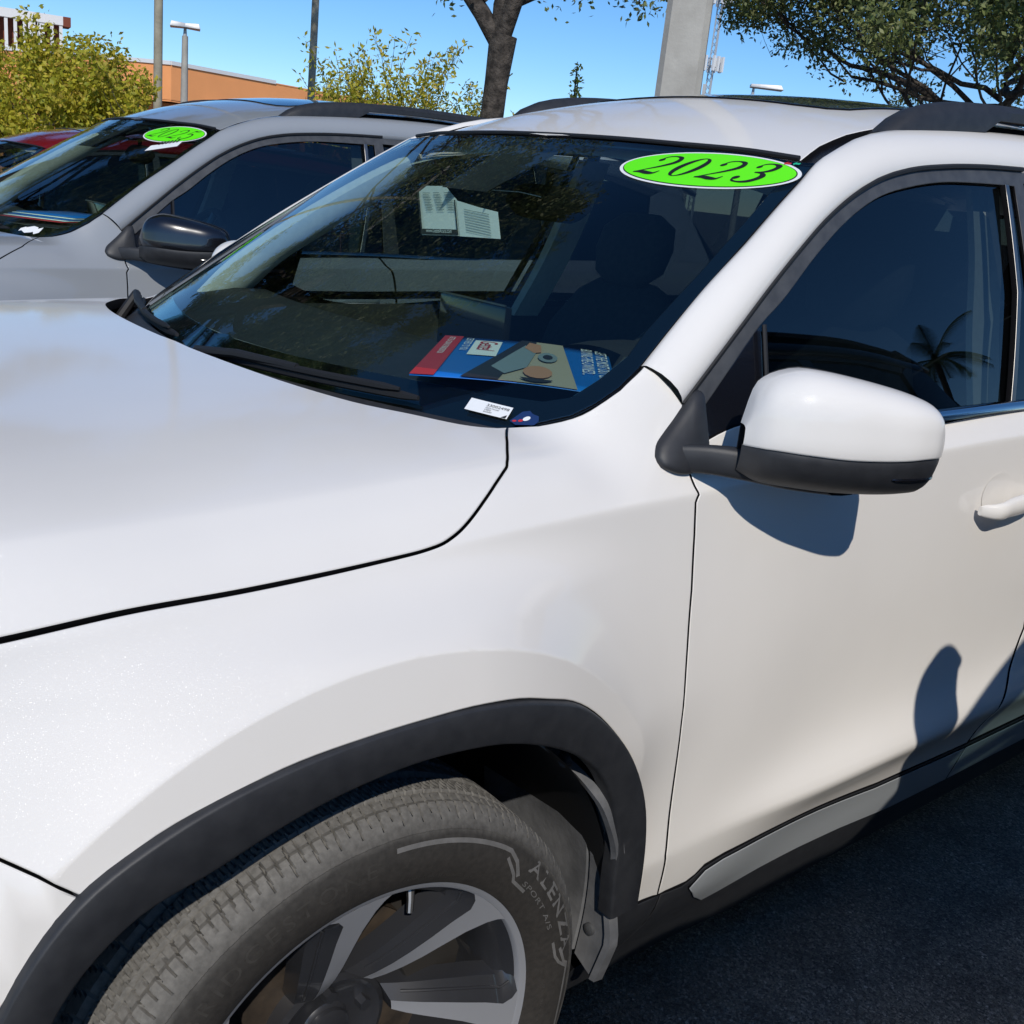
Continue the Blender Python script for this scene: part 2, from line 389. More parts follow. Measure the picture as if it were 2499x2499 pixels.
# outward sign of the lower body sheet
_pu,_pv,_n=surf_frame(L,np.array([.9]),np.array([9.])); LSIGN=1 if _n[0][1]<0 else -1
_pu,_pv,_n=surf_frame(G,np.array([1.2]),np.array([1.3])); GSIGN=1 if _n[0][1]<0 else -1
_pu,_pv,_n=surf_frame(W,np.array([0.]),np.array([1.3])); WSIGN=1 if _n[0][2]>0 else -1
_pu,_pv,_n=surf_frame(RF,np.array([1.8]),np.array([0.])); RSIGN=1 if _n[0][2]>0 else -1
HOODGAP=[(-.80,14.5),(-.62,14.5),(-.3876,14.542),(-.2741,14.78),(-.1448,14.60),(.0093,14.30),(.0499,14.24),(.0864,14.24),(.1156,14.43),(.1375,14.797),(.1576,15.132),(.1752,15.418),(.1996,15.807),(.2333,16.355),(.2624,16.913),(.2730,17.194),(.2825,17.667),(.3013,18.225),(.3294,18.667),(.3597,19.006)]
HOODEDGE=[(.3560,18.99),(.3045,19.19),(.2521,19.65),(.1985,20.15),(.1658,20.74),(.1485,21.40),(.143,22)]
WSEDGE=[(.398,18.968),(.4376,19.08),(.4735,19.155),(.5105,19.172),(.551,19.395),(.56,19.448)]
SEAM=[(.5793,19.05),(.5975,18.60),(.6148,18.02)]
def smoothed(c,n):
    q=smooth_poly(np.array(c)*np.array([1,SV]),n)/np.array([1,SV]); return [tuple(v) for v in q]
HOODGAP=HOODGAP[:2]+smoothed(HOODGAP[2:],110)
HOODEDGE=smoothed(HOODEDGE,24)
DOORGAP=[(.6104,15.56),(.6174,13.749),(.6101,13.139),(.6109,12.046),(.608,10.967),(.5989,9.992),(.5838,8.751),(.5799,7.749),(.5749,6.571),(.5700,4.691),(.5761,2.803)]
ARCH=[(.5218,2.922),(.5121,4.577),(.5138,6.23),(.5050,7.208),(.4444,8.615),(.3696,9.524),(.2743,10.213),(.2319,10.38),(.1700,10.60),(.1097,10.712),(.03,10.75),(-.0495,10.733),(-.1486,10.622),(-.2150,10.44),(-.2777,10.229),(-.3557,9.774)]
ARCH=ARCH[:3]+smoothed(ARCH[3:],50)
DOORBOT=[(.6467,2.744),(.6688,2.837),(.6888,3.03),(.7404,3.074),(.8555,2.99),(1.0514,2.776),(1.2648,2.50),(1.3632,2.47),(1.645,2.34)]
DOORREAR=[(1.650,2.40),(1.66,5.),(1.70,6.6),(1.756,8.),(1.745,11.),(1.70,14.),(1.66,17.85)]
def arch_pts(xc,a0,a1,n,r):
    out=[]
    for a in np.linspace(R(a0),R(a1),n):
        x=xc+r*math.cos(a); z=HUB[1]+r*math.sin(a); out.append((x,tz(x,z)))
    return out
FRAME_O=np.array([(.6143,1.17),(.6616,1.2081),(.758,1.2839),(.8408,1.347),(.9312,1.4104),(1.0175,1.4649),(1.1075,1.5099),(1.2011,1.5447),(1.2974,1.5675),(1.4331,1.5865),(1.5807,1.6),(1.7679,1.6111),(2.2,1.622),(2.8,1.605),(3.3,1.565),(3.7,1.50)])
GLASS_E=np.array([(.7700,1.255),(.8122,1.2883),(.867,1.323),(.9753,1.4015),(1.0811,1.4663),(1.1903,1.5135),(1.3038,1.5404),(1.4245,1.5585),(1.5512,1.5675),(1.6694,1.5732)])
def rim_geometry():
    pass
def build_wheel_meshes():
    """tyre, rim parts around the axis y (outer face towards -y), hub at the origin"""
    # tyre profile (r, y) from outer bead to inner bead ; tread handled by angle
    prof=[(.262,-.098),(.268,-.108),(.276,-.113),(.292,-.1185),(.310,-.121),(.325,-.120),(.336,-.117),(.343,-.1135),(.3445,-.1135),(.3475,-.1105),(.354,-.107),(.3605,-.101),(.3648,-.094),(.3675,-.087)]
    ys=[-.080,-.072,-.0665,-.0640,-.0600,-.0575,-.052,-.044,-.036,-.0305,-.0285,-.0225,-.0205,-.012,-.004,.004,.012,.0205,.0225,.0285,.0305,.044,.0575,.060,.064,.0665,.08,.087,.094,.101,.107,.1105]
    for y in ys:
        r=.3705-.9*max(0,abs(y)-.07)**1.35-.0035*(y/.09)**2
        if abs(y)>.105: r=.350-(abs(y)-.105)*1.2
        prof.append((r,y))
    prof+= [(.336,.117),(.310,.121),(.285,.117),(.262,.10)]
    nA=1320; pr=np.array(prof); k=len(pr)
    th=np.arange(nA)/nA*2*math.pi
    rr=np.repeat(pr[None,:,0],nA,0); yy=np.repeat(pr[None,:,1],nA,0); T=np.repeat(th[:,None],k,1)
    arc=T*.37; a=np.abs(yy)
    # circumferential grooves
    for g in (-.0620,.0620,-.0215,.0215):
        rr=rr-.0075*np.exp(-((yy-g)/.0030)**4)*(rr>.36)
    pit=2*math.pi*.37/78
    sh=np.sin(yy*60)*.006
    def cut(phase,width,y0,y1,depth,skew=0):
        s=((arc+yy*skew+phase)/pit)%1.
        d=np.minimum(s,1-s)*pit
        side=(np.where(yy<0,-yy,yy)>y0)&(np.where(yy<0,-yy,yy)<y1)&(rr>.345)
        return depth*np.exp(-(d/width)**4)*side
    rr=rr-cut(0,.0010,.066,.104,.0062,.15)-cut(pit*.5,.0009,.070,.096,.0055,.15)
    rr=rr-cut(pit*.3,.0012,.026,.060,.004,.9)-cut(pit*.8,.0012,.026,.060,.004,.9)-cut(0,.0012,0,.018,.004,-.6)
    # small serration under the shoulder
    s2=((arc)/ (pit/5))%1.; band=(a>.1115)&(a<.116)&(rr>.335); ser=((arc/pit)%1.)<.55
    rr=rr+.0007*((s2<.4)&band&ser)
    V=np.stack([rr*np.cos(T),yy,rr*np.sin(T)],-1).reshape(-1,3)
    tyre=mesh(V,grid_faces(nA,k,wrap_n=True),'tyre',sharp=24)
    # barrel and lip (lathe)
    def lathe(pts,n=96,flip=False,name='lathe',sharp=40):
        pts=np.array(pts); t=np.arange(n)/n*2*math.pi
        V=np.stack([pts[None,:,0]*np.cos(t)[:,None],np.repeat(pts[None,:,1],n,0),pts[None,:,0]*np.sin(t)[:,None]],-1).reshape(-1,3)
        return mesh(V,grid_faces(n,len(pts),wrap_n=True,flip=flip),name,sharp=sharp)
    lip=lathe([(.262,-.092),(.2685,-.1010),(.2695,-.1045),(.2670,-.1062),(.2640,-.1045),(.2590,-.1030),(.2570,-.1010),(.2560,-.092)],n=160,name='lip')
    barrel=lathe([(.2570,-.094),(.2500,-.086),(.236,-.07),(.232,-.02),(.232,.09),(.262,.10)],n=128,name='barrel')
    disc=lathe([(.17,.008),(.17,.03),(.07,.03),(.07,.005),(.17,.005)],n=80,name='disc')
    hub=lathe([(.0,-.012),(.028,-.012),(.032,-.010),(.036,-.006),(.060,-.008),(.070,-.016),(.078,-.020),(.086,-.016),(.090,.02),(.02,.03)],n=80,name='hub')
    cap=lathe([(.0001,-.022),(.026,-.021),(.031,-.018),(.032,-.012)],n=48,name='cap')
    return tyre,lip,barrel,disc,hub,cap
def polar(r,a,y): return (r*math.cos(R(a)),y,r*math.sin(R(a)))
def spoke_meshes():
    """one blade: machined face, dark body and dark bevel; blade centre at 43.5 degrees"""
    f=MB()
    # machined face: list of (r, lower edge deg, upper edge deg, y)
    rows=[(.088,55.0,65.0,-.034),(.104,51.8,62.4,-.046),(.125,49.2,59.6,-.059),(.150,46.6,56.8,-.071),(.180,43.6,53.4,-.081),(.210,40.6,50.8,-.089),(.237,37.6,48.6,-.0965),(.2500,35.6,50.2,-.1000),(.2580,33.6,53.0,-.1020)]
    V=[];F=[]
    for r,a,b,y in rows:
        for k in range(5): V.append(polar(r,a+(b-a)*k/4,y))
    F+=grid_faces(len(rows),5)
    f.add(V,F); face=f
    body=MB(); V=[];n=len(rows)
    for r,a,b,y in rows:      # side walls: lower edge straight back, upper edge a broad bevel then back
        bev=9.*(.25/r)**.3
        V+= [polar(r,a+.25,y+.0008),polar(r*.997,a+1.2,y+.044),polar(r,b-.25,y+.0008),polar(r*.995,b+bev,y+.019),polar(r*.99,b+bev+1.2,y+.048)]
    F=[]
    for i in range(n-1):
        o=i*5; p=(i+1)*5
        F+= [(o,o+1,p+1,p),(o+2,p+2,p+3,o+3),(o+3,p+3,p+4,o+4),(o+1,o+4,p+4,p+1)]
    F+= [(0,2,3,4,1)]
    body.add(V,F)
    ridge=MB(); pts=[]
    for r,a,b,y in rows[1:-1]: pts.append(polar(r,b+5.0*(.25/r)**.3,y+.0105))
    ridge.tube(pts,.0022,6)
    return face,body,ridge
def text_obj_mesh(txt,size,shear=0.,extrude=0.,space=1.,bold=0.):
    cu=bpy.data.curves.new('text','FONT'); cu.body=txt; cu.size=size; cu.shear=shear; cu.extrude=extrude; cu.space_character=space; cu.offset=bold; cu.align_x='CENTER'; cu.resolution_u=3
    o=bpy.data.objects.new('text',cu); col.objects.link(o)
    dg=bpy.context.evaluated_depsgraph_get(); me=bpy.data.meshes.new_from_object(o.evaluated_get(dg))
    bpy.data.objects.remove(o); bpy.data.curves.remove(cu)
    V=np.array([v.co[:] for v in me.vertices]); F=[tuple(p.vertices) for p in me.polygons]; bpy.data.meshes.remove(me)
    return V,F
def sidewall_y(r):
    return np.interp(r,[.268,.276,.292,.310,.325,.336,.343],[-.108,-.113,-.1185,-.121,-.120,-.117,-.1135])
def bend_text(mb,txt,r0,h,a_mid,space=1.,lift=.0007,stretch=1.,span=None,bold=0.):
    V,F=text_obj_mesh(txt,h/.69,space=space,bold=bold)
    if span: stretch=R(span)*(r0+h*.5)/np.ptp(V[:,0])
    V[:,1]*=h/max(1e-6,V[:,1].max())
    ang=R(a_mid)-V[:,0]*stretch/(r0+h*.5); r=r0+V[:,1]
    # subdivision not needed: glyph faces are small
    W_=np.stack([r*np.cos(ang),sidewall_y(r)-lift,r*np.sin(ang)],-1)
    mb.add(W_,[f for f in F])
def arc_band(mb,r0,r1,a0,a1,n=24,lift=.0007,slant=0):
    V=[];F=[]
    for i in range(n+1):
        a=a0+(a1-a0)*i/n
        for k,r in enumerate((r0,.5*(r0+r1),r1)): V.append(polar(r,a+slant*k/2,sidewall_y(r)-lift))
    mb.add(V,grid_faces(n+1,3))
def side_path(mb,pts,wd,lift=.0007):
    """flat raised line on the sidewall through (r,deg) points"""
    P=smooth_poly(np.array([(r*math.cos(R(a)),r*math.sin(R(a))) for r,a in pts]),len(pts)*1+0) if 0 else np.array([(r*math.cos(R(a)),r*math.sin(R(a))) for r,a in pts])
    D=[]
    for i in range(len(P)-1):
        n=max(1,int(np.linalg.norm(P[i+1]-P[i])/.008)); D+=[P[i]+(P[i+1]-P[i])*k/n for k in range(n)]
    D.append(P[-1]); D=np.array(D)
    t=np.gradient(D,axis=0); t/=np.linalg.norm(t,axis=1,keepdims=True); nrm=np.c_[-t[:,1],t[:,0]]
    V=[]
    for p,n in zip(D,nrm):
        for s in (-.5,.5):
            q=p+n*wd*s; r=np.hypot(*q); V.append((q[0],sidewall_y(r)-lift,q[1]))
    mb.add(V,grid_faces(len(D),2))
def make_wheel(parent,detail=True):
    tyre,lip,barrel,disc,hub,cap=WHEEL
    r=empty('wheel'); r.parent=parent
    tm=link('tyre',tyre,None,r); 
    if not tyre.materials: tyre.materials.append(M['tyre'])
    for nm,me,mt in (('rim_lip',lip,'machined'),('rim_barrel',barrel,'rim_dark'),('brake_disc',disc,'disc'),('wheel_hub',hub,'rim_dark'),('hub_cap',cap,'rim_dark')):
        if not me.materials: me.materials.append(M[mt])
        o=link(nm,me,None,r)
    for i in range(7):
        for nm,me in (('spoke_face',SPOKE[0]),('spoke',SPOKE[1])):
            o=link(nm,me,None,r); o.rotation_euler=(0,-R(i*360/7),0)
    for i in range(5):
        o=link('lug_nut',LUG,None,r); a=R(20+i*72); o.location=(.057*math.cos(a),-.010,.057*math.sin(a))
    o=link('brake_caliper',CALIPER,None,r)
    o=link('valve_stem',VALVE,None,r)
    o=link('sidewall_lettering',LETTER,None,r); o['kind']='stuff'; o=link('moulded_lettering',LETTER2,None,r); o['kind']='stuff'
    return r
def wheel_prep():
    global WHEEL,SPOKE,LUG,CALIPER,VALVE,LETTER,LETTER2
    WHEEL=build_wheel_meshes()
    face,body,ridge=spoke_meshes()
    a=face.build('spoke_face',M['machined'],None,sharp=50); body.mi=0
    b=body; b.add(ridge.V,ridge.F); bo=b.build('spoke',M['rim_dark'],None,sharp=40)
    SPOKE=(a.data,bo.data); bpy.data.objects.remove(a); bpy.data.objects.remove(bo)
    m=MB(); m.tube([(0,.004,0),(0,-.012,0)],[.010,.009],6); o=m.build('lug',M['rim_dark']); LUG=o.data; bpy.data.objects.remove(o)
    m=MB(); poly=[polar(r,a,0) for r,a in ((.125,8),(.20,4),(.212,14),(.212,34),(.20,46),(.125,42))]
    m.prism([(p[0],p[2]) for p in poly],lambda x,z:(x,-.028,z),lambda x,z:(x,.05,z)); o=m.build('cal',M['caliper'],bevel=.006); CALIPER=o.data; bpy.data.objects.remove(o)
    m=MB(); m.tube([polar(.240,72,-.070),polar(.226,72,-.078),polar(.212,72,-.084)],[.0060,.0050,.0046],10); o=m.build('valve',M['satin']); VALVE=o.data; bpy.data.objects.remove(o)
    m=MB(); bend_text(m,'ALENZA',.3215,.0195,27,space=1.25,span=35,bold=.0007); bend_text(m,'SPORT A/S',.302,.0070,32,space=1.15,span=22)
    arc_band(m,.3285,.3345,88,56,24)
    side_path(m,[(.3315,56),(.3310,53.5),(.3225,50),(.307,46.6)],.0060)
    side_path(m,[(.3215,53.8),(.306,48.4),(.2985,46.8),(.2975,40.2)],.0048)
    side_path(m,[(.3065,15.6),(.3085,10.4),(.3150,7.8),(.3320,4.6)],.0045)
    side_path(m,[(.3180,12.2),(.3260,6.6),(.3330,5.4),(.3335,-14)],.0050)
    o=m.build('letter',M['letter']); LETTER=o.data; bpy.data.objects.remove(o)
    m=MB(); bend_text(m,'BRIDGESTONE',.308,.0195,117,space=1.3,span=48,lift=.0005)
    bend_text(m,'RADIAL TUBELESS 245/50R20 102V',.281,.0048,73,space=1.1,lift=.0005)
    bend_text(m,'TREADWEAR 600  TRACTION A  TEMPERATURE A',.289,.0042,-6,space=1.1,lift=.0005)
    o=m.build('letter',M['letter_dark']); LETTER2=o.data; bpy.data.objects.remove(o)
def tyre_mat():
    m=mat('tyre_rubber',(.03,.03,.03),.75); v=coords(m); sp=N(m,'ShaderNodeSeparateXYZ'); lk(m,v,sp.inputs[0])
    cx=N(m,'ShaderNodeCombineXYZ'); lk(m,sp.outputs[0],cx.inputs[0]); lk(m,sp.outputs[2],cx.inputs[1])
    ln_=N(m,'ShaderNodeVectorMath',operation='LENGTH'); lk(m,cx.outputs[0],ln_.inputs[0])
    nz=N(m,'ShaderNodeMath',operation='MULTIPLY_ADD'); nz.inputs[1].default_value=.010; lk(m,noise(m,v,35,5),nz.inputs[0]); lk(m,ln_.outputs['Value'],nz.inputs[2])
    mr=N(m,'ShaderNodeMapRange'); mr.inputs['From Min'].default_value=.26; mr.inputs['From Max'].default_value=.385; lk(m,nz.outputs[0],mr.inputs[0])
    dust=ramp(m,mr.outputs[0],[(.0,(.060,.046,.034)),(.10,(.030,.026,.022)),(.30,(.034,.030,.026)),(.66,(.036,.033,.029)),(.72,(.085,.080,.072)),(.90,(.165,.158,.145))])
    mx=N(m,'ShaderNodeMix',data_type='RGBA',blend_type='MULTIPLY'); mx.inputs[0].default_value=1; lk(m,dust,mx.inputs[6]); lk(m,ramp(m,noise(m,v,120,4),[(.3,(.72,.72,.72)),(.7,(1.2,1.2,1.2))]),mx.inputs[7])
    lk(m,mx.outputs[2],bsdf(m).inputs['Base Color']); bump(m,noise(m,v,500,3),.25,.001); return m
M['tyre']=tyre_mat()
M['letter']=mottled('raised_tyre_lettering',(.13,.127,.122),(.17,.165,.16),60,.6,bs=0)
M['letter_dark']=mottled('moulded_black_lettering',(.040,.037,.033),(.055,.051,.046),60,.55,bs=0)
M['machined']=mat('machined_alloy',(.50,.51,.54),.33,.5)
M['rim_dark']=mat('dark_rim_paint',(.040,.041,.046),.32,.3,coat=.6)
M['disc']=mottled('brake_disc',(.06,.05,.042),(.13,.10,.075),20,.5,metal=.5,bs=0)
M['caliper']=mottled('rusty_caliper',(.022,.019,.016),(.20,.12,.06),22,.75,lo=.62,hi=.66)
M['liner']=mottled('dusty_arch_liner',(.085,.087,.092),(.21,.213,.22),9,.8,bs=.4,bd=.002,bscale=60,lo=.38,hi=.72)
M['headliner']=mottled('pale_headliner',(.52,.51,.47),(.58,.57,.53),60,.9,bs=.2,bscale=900)
M['dash']=mottled('black_dash_plastic',(.014,.015,.017),(.020,.021,.023),30,.65,bs=.2,bscale=900)
M['seat']=mottled('black_seat_cloth',(.016,.018,.022),(.026,.028,.033),60,.85,bs=.3,bscale=700)
M['screen']=mat('dark_screen',(.008,.009,.011),.1,coat=.5)
M['lime']=mat('lime_sticker',(.135,.92,.006),.45)
M['paper']=mat('white_paper',(.80,.81,.80),.6)
M['ink']=mat('black_ink',(.008,.008,.010),.6)
M['sill']=paint('shaded_white_sill',(.40,.42,.43),coat=.5)  # white body paint greyed: weaker sun on the downturned strip put into the colour
def centre(P): return np.abs(P[:,1])<2e-3
def ring_strip(I,O,prof,name,matr,parent,both=True):
    """loft between two 3-D polylines (same count) with a cross profile: list of (fraction, bulge along outward normal)"""
    I=np.asarray(I);O=np.asarray(O); n=len(I); m=len(prof)
    T=np.gradient((I+O)/2,axis=0); c=O-I; nr=np.cross(c,T); nr/=np.linalg.norm(nr,axis=1,keepdims=True)
    if (nr[:,1]).mean()>0: nr=-nr
    V=np.zeros((n,m,3))
    for j,(f,b) in enumerate(prof): V[:,j]=I+c*f+nr*b
    F=grid_faces(n,m); g=V.reshape(-1,3)
    me=mesh(g,F,name,sharp=50); o=[link(name,me,matr,parent)]
    if both: o.append(link(name,mesh(g*MIRY,[f[::-1] for f in F],name,sharp=50),matr,parent))
    return o
def offset_poly3(S,uv,d,sign):
    u,v=np.array(uv)[:,0],np.array(uv)[:,1]; _,_,n=surf_frame(S,u,v); return S(u,v)+n*sign*d
def tread_strip(P,w): pass
def build_car():
    car=empty('parked_suv')
    WP=M['white']; PL=M['plastic']
    # ---------------- hood
    hood=HOODGAP+HOODEDGE[1:]+[(-.80,22)]
    g=Lp(hood,free=centre,inset=.003,inset_fn=lambda P:np.interp(P[:,0],[-.45,-.1,.12,.3],[.0042,.0038,.0020,.0018]),step=.02,flange=.02)
    geo_obj('hood',join_geo(g,mirror_geo(*g)),WP,car)
    # ---------------- fender
    fen=[(-.62,14.5)]+HOODGAP[2:]+WSEDGE+SEAM+DOORGAP+ARCH+[(-.3891,10.056),(-.4162,10.226),(-.50,10.85),(-.62,11.5)]
    feats=[]
    for rr in (.556,.5685,.5785,.582,.5855,.596,.612):
        cr=[]
        for a in np.linspace(R(153),R(22),110):
            x=rr*math.cos(a); z=HUB[1]+rr*math.sin(a)
            if x>0:
                xr=x
                for _ in range(30):
                    a_=min(1,max(0,x/.28)); b_=min(1,max(0,(.74-z)/.30)); x=.5*x+.5*xr/(1+a_*a_*(3-2*a_)*(.37*b_*b_*(3-2*b_)))
            cr.append((x,tz(x,z)))
        feats.append(cr)
    g=Lp(fen,step=.014,inset=.0022,feat=feats); sides('fender',g,WP,car)
    bum=[(-.3557,9.774),(-.4295,8.81),(-.468,7.4),(-.488,5),(-.50,1.2),(-.90,1.2),(-.90,11.3),(-.62,11.5),(-.50,10.85),(-.4162,10.226),(-.3891,10.056)]
    g=Lp(bum,step=.03,inset=.0010); sides('front_bumper_corner',g,WP,car)
    g=Lp([(-.62,11.5),(-.62,14.5),(-.80,14.5),(-.90,13.5),(-.90,11.3)],step=.03,lift=-.004); sides('headlight',g,M['lens'],car)
    g=Lp([(-.62,11.5),(-.62,14.5),(-.80,14.5),(-.90,13.5),(-.90,11.3)],step=.04,lift=-.05); sides('headlight_reflector',g,M['satin'],car)
    # nose: fascia, grille, badge bar
    def nose(bul,z0,z1,sc=1.,x0=-.895):
        def fn(a,z):
            t=tz(-.9,min(max(z,.27),.96)); w_=float(Lw(-.9,t)[0])*sc
            y=a*w_; return (x0-bul*(1-a*a)**.8,y,z)
        return fn
    grid('nose_panel',nose(.07,0,0),np.linspace(-1,1,25),np.linspace(.26,.97,12),WP,car)
    grid('grille',nose(.082,0,0,.62),np.linspace(-1,1,25),np.linspace(.62,.90,6),M['black_gloss'],car)
    for k in range(4): grid('grille_slat',nose(.090,0,0,.60),np.linspace(-1,1,25),np.linspace(.645+k*.065,.665+k*.065,2),M['satin'],car)
    grid('lower_grille',nose(.080,0,0,.8),np.linspace(-1,1,25),np.linspace(.29,.52,6),PL,car)
    # ---------------- doors
    d1=DOORGAP+DOORBOT+DOORREAR+[(1.331,17.75),(1.0,17.7),(.78,17.5),(.665,16.6)]
    g=Lp(d1,step=.022,inset=.0022); dl,dr=sides('front_door',g,WP,car)
    rear_edge=[(x+.006,t) for x,t in DOORREAR]
    d2=rear_edge+[(2.2,18.),(2.72,18.),(2.66,14.),(2.56,12.)]+arch_pts(WBASE,128,183,9,.53)+[(2.355,2.30)]
    g=Lp(d2,step=.03); sides('rear_door',g,WP,car)
    q=[(2.728,18.),(2.668,14.),(2.568,12.)]+arch_pts(WBASE,126,-5,14,.53)+[(3.44,3.),(3.98,3.),(3.98,18.)]
    g=Lp(q,step=.03); sides('quarter_panel',g,WP,car)
    g=Lp([(-.90,11.3),(-.80,14.5),(-.80,22),(-.90,22)],step=.05,free=centre); geo_obj('hood_front_trim',join_geo(g,mirror_geo(*g)),PL,car)
    # sill: painted strip on black cladding
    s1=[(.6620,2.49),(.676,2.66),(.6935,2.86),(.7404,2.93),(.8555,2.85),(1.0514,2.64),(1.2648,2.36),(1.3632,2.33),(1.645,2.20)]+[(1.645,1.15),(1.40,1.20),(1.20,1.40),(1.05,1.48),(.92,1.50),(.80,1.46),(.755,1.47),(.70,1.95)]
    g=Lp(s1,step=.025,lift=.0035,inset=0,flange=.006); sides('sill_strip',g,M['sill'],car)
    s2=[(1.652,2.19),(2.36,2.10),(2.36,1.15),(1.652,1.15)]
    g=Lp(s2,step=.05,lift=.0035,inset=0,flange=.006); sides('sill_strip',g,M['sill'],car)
    cl=[(.5855,2.75),(.64,2.66),(.664,2.74),(.69,2.94),(.7404,2.99),(.8555,2.92),(1.0514,2.70),(1.2648,2.43),(1.3632,2.40),(1.645,2.28),(2.40,2.2),(2.40,0.02),(.5855,.02)]
    g=Lp(cl,step=.03,inset=.0005,flange=.008); sides('sill_cladding',g,PL,car)
    cl2=[(.468,2.9),(.51,2.86),(.5825,2.76),(.5825,.02),(.470,.02)]
    g=Lp(cl2,step=.02,inset=.0005,flange=.02); sides('arch_cladding',g,PL,car)
    # ---------------- wheel-arch trims
    def flare_trim(xc,first):
        if first:
            P=[(-.452,.64),(-.4295,.6967),(-.357,.790),(-.2777,.832),(-.2150,.8525),(-.1486,.8660),(-.0495,.8760),(.03,.8772),(.1097,.8730),(.18,.8600),(.2340,.8430),(.2780,.8270),(.365,.766),(.435,.687),(.477,.598),(.488,.545),(.493,.486),(.493,.424)]
            Q=[(-.402,.622),(-.386,.67),(-.305,.752),(-.226,.776),(-.165,.797),(-.11,.812),(-.051,.822),(.01,.827),(.075,.8245),(.136,.816),(.200,.795),(.240,.777),(.290,.749),(.369,.678),(.409,.598),(.422,.552),(.425,.486),(.431,.424)]
        else:
            A=np.linspace(R(186),R(-8),17); P=[(xc+.525*math.cos(a),HUB[1]+.52*math.sin(a)) for a in A]; Q=[(xc+.46*math.cos(a),HUB[1]+.458*math.sin(a)) for a in A]
        n=70 if first else 40
        P=smooth_poly(P,n); Q=smooth_poly(Q,n)
        prof=[(-.02,.950),(0.,.9690),(.02,.9735),(.06,.9755),(.5,.9765),(.92,.9765),(.97,.9755),(1.0,.9715),(1.006,.962),(1.004,.948)]
        V=np.zeros((n,len(prof),3))
        for j,(f,y) in enumerate(prof):
            c=P+(Q-P)*f; e_=np.clip((c[:,0]-xc-.10)/.36,0,1); V[:,j,0]=c[:,0]; V[:,j,1]=-y+.036*e_*e_*(3-2*e_); V[:,j,2]=c[:,1]
        F=grid_faces(n,len(prof)); gg=V.reshape(-1,3)
        link('wheel_arch_trim',mesh(gg,F,'trim',sharp=60),PL,car); link('wheel_arch_trim',mesh(gg*MIRY,[f[::-1] for f in F],'trim',sharp=60),PL,car)
    flare_trim(0,True); flare_trim(WBASE,False)
    # wheel houses: liner
    for xc in (0,WBASE):
        A=np.linspace(R(198),R(-3),60); ys=[-.915,-.90,-.80,-.70,-.60,-.50]
        V=[]
        for a in A:
            for y in ys:
                rad=.470+.012*math.cos(6*a)*(y>-.86)-.02*max(0,math.cos(a))**3*(y<-.87)
                if math.sin(a)<0: rad*=1.02
                V.append((xc+rad*math.cos(a),y,HUB[1]+rad*math.sin(a)))
        F=grid_faces(len(A),len(ys)); g=np.array(V)
        m=mesh(g,F,'liner'); link('wheel_arch_liner',m,M['rubber'],car); link('wheel_arch_liner',mesh(g*MIRY,[f[::-1] for f in F],'liner'),M['rubber'],car)
    # mud guard behind the front wheel with its rivets
    def guard(s):
        m=MB(); P=smooth_poly([(.280,.742),(.345,.690),(.392,.625),(.425,.550),(.441,.470),(.443,.390),(.438,.335),(.434,.303)],30)
        E=np.interp(np.linspace(0,1,30),[0,.18,.32,.5,.6,.72,.85,1],[-.84,-.895,-.93,-.938,-.934,-.922,-.940,-.926])
        V=[]
        for i,(x,z) in enumerate(P):
            tip=(i/29)**8
            for y,dx,dz in ((E[i]-.004,.010,0),(E[i]-.002,-.006,0),(E[i]+.008,-.008,0),(E[i]+.014,-.001,0),(-.875,.000,.015),(-.873,.006,.016),(-.869,.006,.016),(-.867,.0,.016),(-.80,.004,.03),(-.72,.006,.04),(-.60,.010,.05)):
                V.append((x+dx-.0,y*s,z+dz*tip))
        m.add(V,grid_faces(len(P),11)); o=m.build('mud_guard',M['liner'],car,sharp=40)
        for (y,z) in ((-.917,.505),(-.912,.435),(-.893,.372),(-.895,.700)):
            k=MB(); xx=float(np.interp(z,[.30,.39,.47,.55,.625,.69,.742],[.434,.443,.441,.425,.392,.345,.280])); k.tube([(xx+.004,y*s,z),(xx-.004,y*s,z),(xx-.006,y*s,z)],[.011,.010,.006],12); k.build('rivet',M['plastic_grey'],o)
    guard(1); guard(-1)
    # ---------------- dark shell behind the gaps and below the belt
    V=[];us=np.linspace(-.88,3.96,90); ts=np.linspace(1.,18.4,60)
    for u in us:
        for t in ts:
            p=L(u,t); V.append(p)
    V=np.array(V).reshape(len(us),len(ts),3); n=np.cross(np.gradient(V,axis=0),np.gradient(V,axis=1)); n/=np.linalg.norm(n,axis=2,keepdims=True)+1e-9
    if n[60,20,1]>0: n=-n
    Q=V-n*.016
    F=[]
    m_=len(ts)
    for i in range(len(us)-1):
        for j in range(m_-1):
            c=Q[i:i+2,j:j+2].reshape(-1,3).mean(0)
            if any(math.hypot(c[0]-xc,c[2]-HUB[1])<.50 for xc in (0,WBASE)): continue
            if c[0]<.66 and j>48-0 and c[2]>1.06 and c[0]>.36: continue
            F.append((i*m_+j,(i+1)*m_+j,(i+1)*m_+j+1,i*m_+j+1))
    q=Q.reshape(-1,3); me=mesh(np.r_[q,q*MIRY],F+[tuple(i+len(q) for i in f[::-1]) for f in F],'shell'); link('inner_shell',me,M['gap'],car)
    m=MB(); m.box((-.80,-.60,.19),(3.9,.60,.30)); m.box((.60,-.79,.16),(2.30,-.60,.30)); m.box((.60,.60,.16),(2.30,.79,.30)); m.build('underbody',M['gap'],car)
